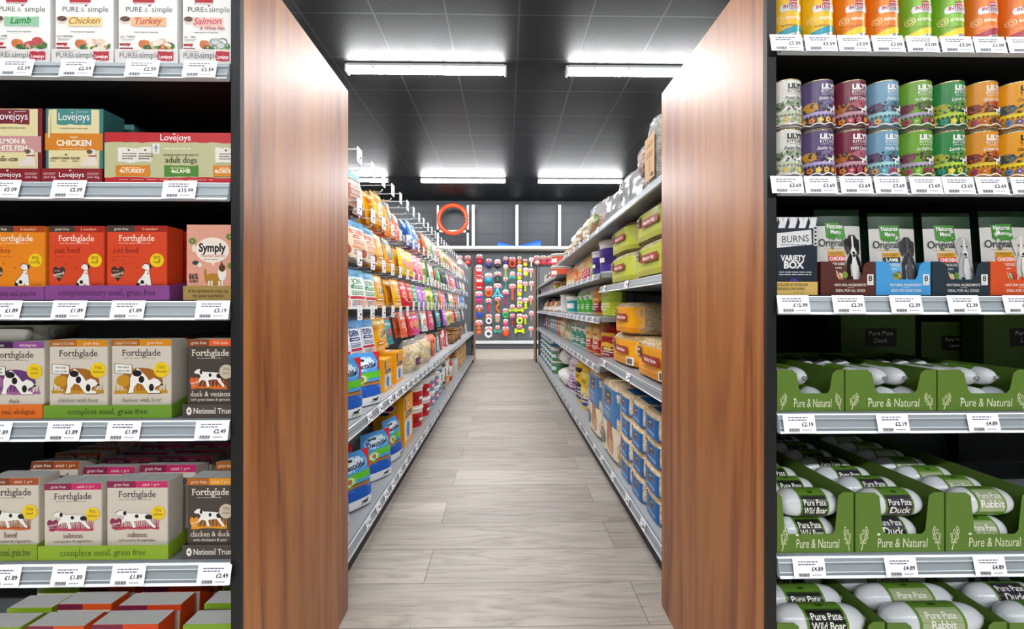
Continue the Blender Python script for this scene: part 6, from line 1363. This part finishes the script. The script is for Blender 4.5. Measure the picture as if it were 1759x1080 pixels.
# ================================================================== toys on the pegboard
TF = TY - .003
def hanger(root, y0, tagc, w, h, z):
    """printed header card with a white top and red band, on a short wire peg"""
    mb = MB(); mb.prism([(-w / 2, 0), (w / 2, 0), (w / 2, h * .72), (w * .28, h), (-w * .28, h), (-w / 2, h * .72)], -.0012, 0, M('#f2efec', .45)); P = Print(mb, front(-w / 2, w / 2, 0, h, -.0012), w, h, .45)
    P.rect(.04, .04, .96, .5, tagc); P.lines(.2, .15, .8, .4, 2, '#f8f0ee', 3); P.ell(.5, .66, .2, .1, '#d82a3a')
    mb.build('header_card', root, (0, y0, z))
    p = MB(); p.tube([(0, 0, z + h * .86), (0, y0 - .02, z + h * .86), (0, y0 - .026, z + h * .9)], .004, WIRE, 6); p.build('peg', root)
def toy(px, py, kind, c, c2='#e8e0d8', s=1.0, label='', tagc='#d82a3a', deep=0):
    p = at(px, py, TF); root = empty(kind, (p.x, TF, p.z)); mb = MB(); m, m2 = M(c, .35), M(c2, .35); u = .055 * s; y0 = -.085 * max(1, s * .75) - deep; top = u
    if kind == 'toy_ball': mb.ball((0, y0, 0), u, m); mb.torus((0, y0, 0), u * .99, u * .05, m2, 'y', 22, 6)
    elif kind == 'toy_ring': mb.torus((0, y0, 0), u * .8, u * .32, m, 'y', 26, 9); mb.ball((0, y0, 0), u * .36, m2)
    elif kind == 'toy_bone':
        mb.tube([(-u * 1.2, y0, 0), (u * 1.2, y0, 0)], u * .42, m, 12)
        for x in (-1.3, 1.3):
            for z in (-.4, .4): mb.ball((x * u, y0, z * u), u * .5, m, 12, 8)
    elif kind == 'toy_stick':
        mb.lathe([(.001, -u * 2), (u * .42, -u * 1.9), (u * .5, -u * 1.5), (u * .34, -u * 1.2), (u * .36, u * 1.2), (u * .5, u * 1.5), (u * .42, u * 1.9), (.001, u * 2)], m, (0, y0, 0), 16)
        for z in (-.9, -.3, .3, .9): mb.torus((0, y0, z * u), u * .36, u * .09, m2, 'z', 16, 6)
        top = u * 2
    elif kind == 'toy_snowman':
        for z, r in ((-1.05, .62), (.0, .55), (.85, .42)): mb.ball((0, y0, z * u), u * r, m, 14, 9)
        mb.torus((0, y0, -.52 * u), u * .4, u * .08, m2, 'z', 16, 6); top = u * 1.25
    elif kind == 'toy_triangle':
        V = [(0, y0, u * 1.5), (-u * 1.35, y0, -u), (u * 1.35, y0, -u)]
        for a in range(3): A, B = Vector(V[a]), Vector(V[(a + 1) % 3]); C = (A + B) / 2 * .55; mb.tube([A, (A + C) / 2 + Vector((0, y0 / 6, 0)), Vector((C.x, y0, C.z)), B], u * .17, m, 8); mb.ball(V[a], u * .26, m, 10, 7)
        top = u * 1.7
    elif kind == 'toy_wave':
        mb.tube([(u * .55 * math.sin(k * .8), y0, u * (2 - k * .4)) for k in range(11)], u * .34, m, 9); top = u * 2.2
    elif kind == 'toy_plush':
        mb.ball((0, y0, u * .55), u * .55, m2, 14, 9); mb.ball((0, y0, -u * .45), u * .7, m, 14, 9, 1, .8, 1.1)
        for x in (-1, 1): mb.ball((x * u * .45, y0, u * 1.0), u * .24, m, 10, 7); mb.ball((x * u * .65, y0, -u * .3), u * .28, m, 10, 7, 1, .8, 1.5); mb.ball((x * u * .38, y0 - .01, -u * 1.15), u * .3, m, 10, 7); mb.ball((x * u * .2, y0 - u * .5, u * .62), u * .09, BLACK, 8, 6)
        top = u * 1.2
    elif kind == 'toy_bag':
        root2 = pack(u * 1.9, u * 2.9, .07, 'hang', m, lambda P: (P.ell(.5, .42, .36, .2, c2), P.rect(.1, .7, .9, .92, '#f4f0ee', 5, 2), P.rect(.2, .14, .8, .26, '#f4f0ee', 4, 1)), 'toy_pouch', .003, 3)
        root2.parent = root; root2.location = (0, y0, -u * 1.45); top = u * 1.35
    elif kind == 'toy_rope':
        mb.tube([(u * .2 * math.sin(k * 1.3), y0 + u * .2 * math.cos(k * 1.3), u * (1.9 - k * .32)) for k in range(13)], u * .3, m, 9); mb.ball((0, y0, u * 1.6), u * .42, m2, 12, 8); mb.ball((0, y0, -u * 1.7), u * .42, m2, 12, 8); top = u * 2.0
    elif kind == 'toy_mouse':
        mb.lathe([(.001, -u * 1.6), (u * .3, -u * 1.5), (u * .36, -u), (u * .28, u * .6), (u * .16, u * 1.2), (.001, u * 1.3)], m, (0, y0, 0), 14)
        for x in (-1, 1): mb.ball((x * u * .24, y0 - .01, u * .8), u * .17, m2, 10, 7)
        mb.ball((0, y0, -u * .9), u * .37, m2, 12, 8); top = u * 1.3
    if mb.v: mb.build(kind + '_body', root)
    hanger(root, y0, tagc, .15 * min(1.15, max(.75, s / 1.4)), .105, top * .9)
    return tag(root, label, 'dog toy', 'toys hanging on the pegboard')
_cols = [
 ('first', 824, [(449, 'toy_ball', '#d8202a', '#2a4ac8', 1.1, 'red and blue ball toy'), (470, 'toy_bag', '#e02a34', '#b81420', 1.05, 'smaller red bagged toy'), (488, 'toy_bag', '#e02a34', '#c01824', 1.35, 'larger red bagged toy'), (514, 'toy_plush', '#c02a6a', '#5a4ac8', 1.15, 'pink and violet plush'), (537, 'toy_plush', '#3a5ac8', '#e8902a', 1.2, 'blue and orange plush'), (563, 'toy_snowman', '#f0641c', '#d83a1c', 1.3, 'orange dumbbell toy')]),
 ('second', 840, [(456, 'toy_ball', '#32306a', '#8a6ac8', 1.0, 'dark violet ball'), (483, 'toy_ball', '#1f8aa0', '#146a80', 1.25, 'turquoise woven ball'), (504, 'toy_ring', '#f0641c', '#d84a10', 1.2, 'orange tangled ring'), (528, 'toy_rope', '#d82038', '#2a2a6a', .95, 'red and navy rope toy'), (551, 'toy_ring', '#f2e4d0', '#2a3a9a', 1.05, 'smaller cream ring with navy centre'), (572, 'toy_ring', '#f0e0d0', '#2a3a9a', 1.25, 'larger cream ring with navy centre')]),
 ('third', 855, [(459, 'toy_ball', '#241f2a', '#4a3a50', 1.0, 'black ball'), (479, 'toy_ring', '#3a3a40', '#3fb06a', 1.15, 'thin dark ring'), (504, 'toy_triangle', '#5ac8e0', '#5ac8e0', 1.25, 'pale blue triangle tug'), (527, 'toy_wave', '#f0761c', '#e0561c', 1.05, 'orange wavy toy'), (549, 'toy_ring', '#b09a7a', '#e8dcc8', .8, 'beige ring'), (569, 'toy_bone', '#3fb088', '#e8702a', .8, 'mint green bone')]),
 ('fourth', 868.5, [(452, 'toy_ball', '#3a2a6a', '#8a6ac0', .85, 'small violet ball'), (470, 'toy_stick', '#6cc02a', '#e0661c', .8, 'green and orange stick'), (490, 'toy_stick', '#1fb0a0', '#18908a', .85, 'turquoise stick'), (514, 'toy_stick', '#a02a6a', '#7a1f5a', 1.0, 'plum stick'), (541, 'toy_ring', '#3fc060', '#2a9a8a', 1.0, 'green ring with teal centre'), (557, 'toy_ball', '#c8305a', '#3a4ac8', .65, 'pink and blue ball'), (572, 'toy_ball', '#f0521c', '#d83a10', 1.1, 'orange-red ball')]),
 ('fifth', 880, [(454, 'toy_ring', '#e0341c', '#241a1c', 1.15, 'red ring with black centre'), (478, 'toy_bone', '#1fa08a', '#178a78', .7, 'teal bone'), (505, 'toy_stick', '#e8604a', '#d84a3a', 1.15, 'coral stick'), (533, 'toy_bone', '#a8d02a', '#e0703a', .7, 'lime bone with orange band'), (553, 'toy_rope', '#d8283a', '#5a6ac8', .9, 'red twisted rope')]),
 ('sixth', 892, [(451, 'toy_ball', '#f0801c', '#d8601c', .85, 'amber ball'), (466, 'toy_ball', '#e8e02a', '#b8c020', .8, 'yellow ball, highest of the plain ones'), (478, 'toy_ball', '#e0e020', '#b8c020', .85, 'yellow ball, under the highest plain one'), (493, 'toy_ball', '#dcea1c', '#b0c018', 1.0, 'large lime ball'), (506, 'toy_ball', '#d8e41c', '#b0c018', .95, 'lime ball above the yellow bones'), (520, 'toy_bone', '#d8e820', '#b8c81c', .6, 'upper small yellow bone'), (533, 'toy_bone', '#d8ea20', '#b8c81c', 1.0, 'wide yellow bone'), (550, 'toy_ring', '#dce81c', '#3a4ab8', 1.2, 'yellow ring with blue centre'), (568, 'toy_bone', '#d8ea1c', '#b8c81c', 1.15, 'lowest yellow bone')]),
 ('seventh', 902, [(455, 'toy_ball', '#dcea2a', '#b8c020', .8, 'small lime ball'), (472, 'toy_ball', '#dce62a', '#b8c020', .95, 'lime ball with red card'), (495, 'toy_snowman', '#c8e01c', '#a8c018', .85, 'slim lime beaded toy'), (524, 'toy_snowman', '#c0e018', '#a0c014', 1.05, 'big lime knotted toy'), (551, 'toy_snowman', '#d0e81c', '#b0c818', .85, 'lime double-ball toy')]),
 ('eighth', 911.5, [(455, 'toy_mouse', '#e8e2d8', '#5a4a40', .75, 'white mouse'), (472, 'toy_mouse', '#e0c8a0', '#c83a3a', .8, 'tan mouse'), (495, 'toy_mouse', '#c8c0b4', '#e0b03a', .85, 'grey mouse'), (519, 'toy_mouse', '#d8a03a', '#f0ece4', .85, 'amber mouse'), (545, 'toy_mouse', '#8a8a90', '#c84a5a', .9, 'dark grey mouse'), (572, 'toy_mouse', '#b0a8a4', '#a82a3a', .95, 'grey mouse with crimson ears')])]
for cn, px, items in _cols:
    for k, (py, kind, c, c2, s, nm) in enumerate(items):
        toy(px, py, kind, c, c2, s * (1.32 if px < 885 else 1.15), '%s in the %s toy column, %s from the top' % (nm, cn, ORD[k]), ['#d82a3a', '#c8203a'][k % 2], (.0, .2)[(k + int(px)) % 2])
for k, (px, c, c2, nm) in enumerate(((790, '#e8d8d0', '#c83a4a', 'pale ball'), (804, '#d84a3a', '#3a4ac8', 'red ball with blue band'), (922, '#d8a0a0', '#c82a3a', 'rosy ball'), (933, '#d82a3a', '#e8e0d8', 'red ball with white band'), (944, '#c83a5a', '#e8e0d8', 'crimson ball'))):
    toy(px, 451, 'toy_ball', c, c2, 1.4, '%s on the top toy row, showing above the grey end board' % nm)
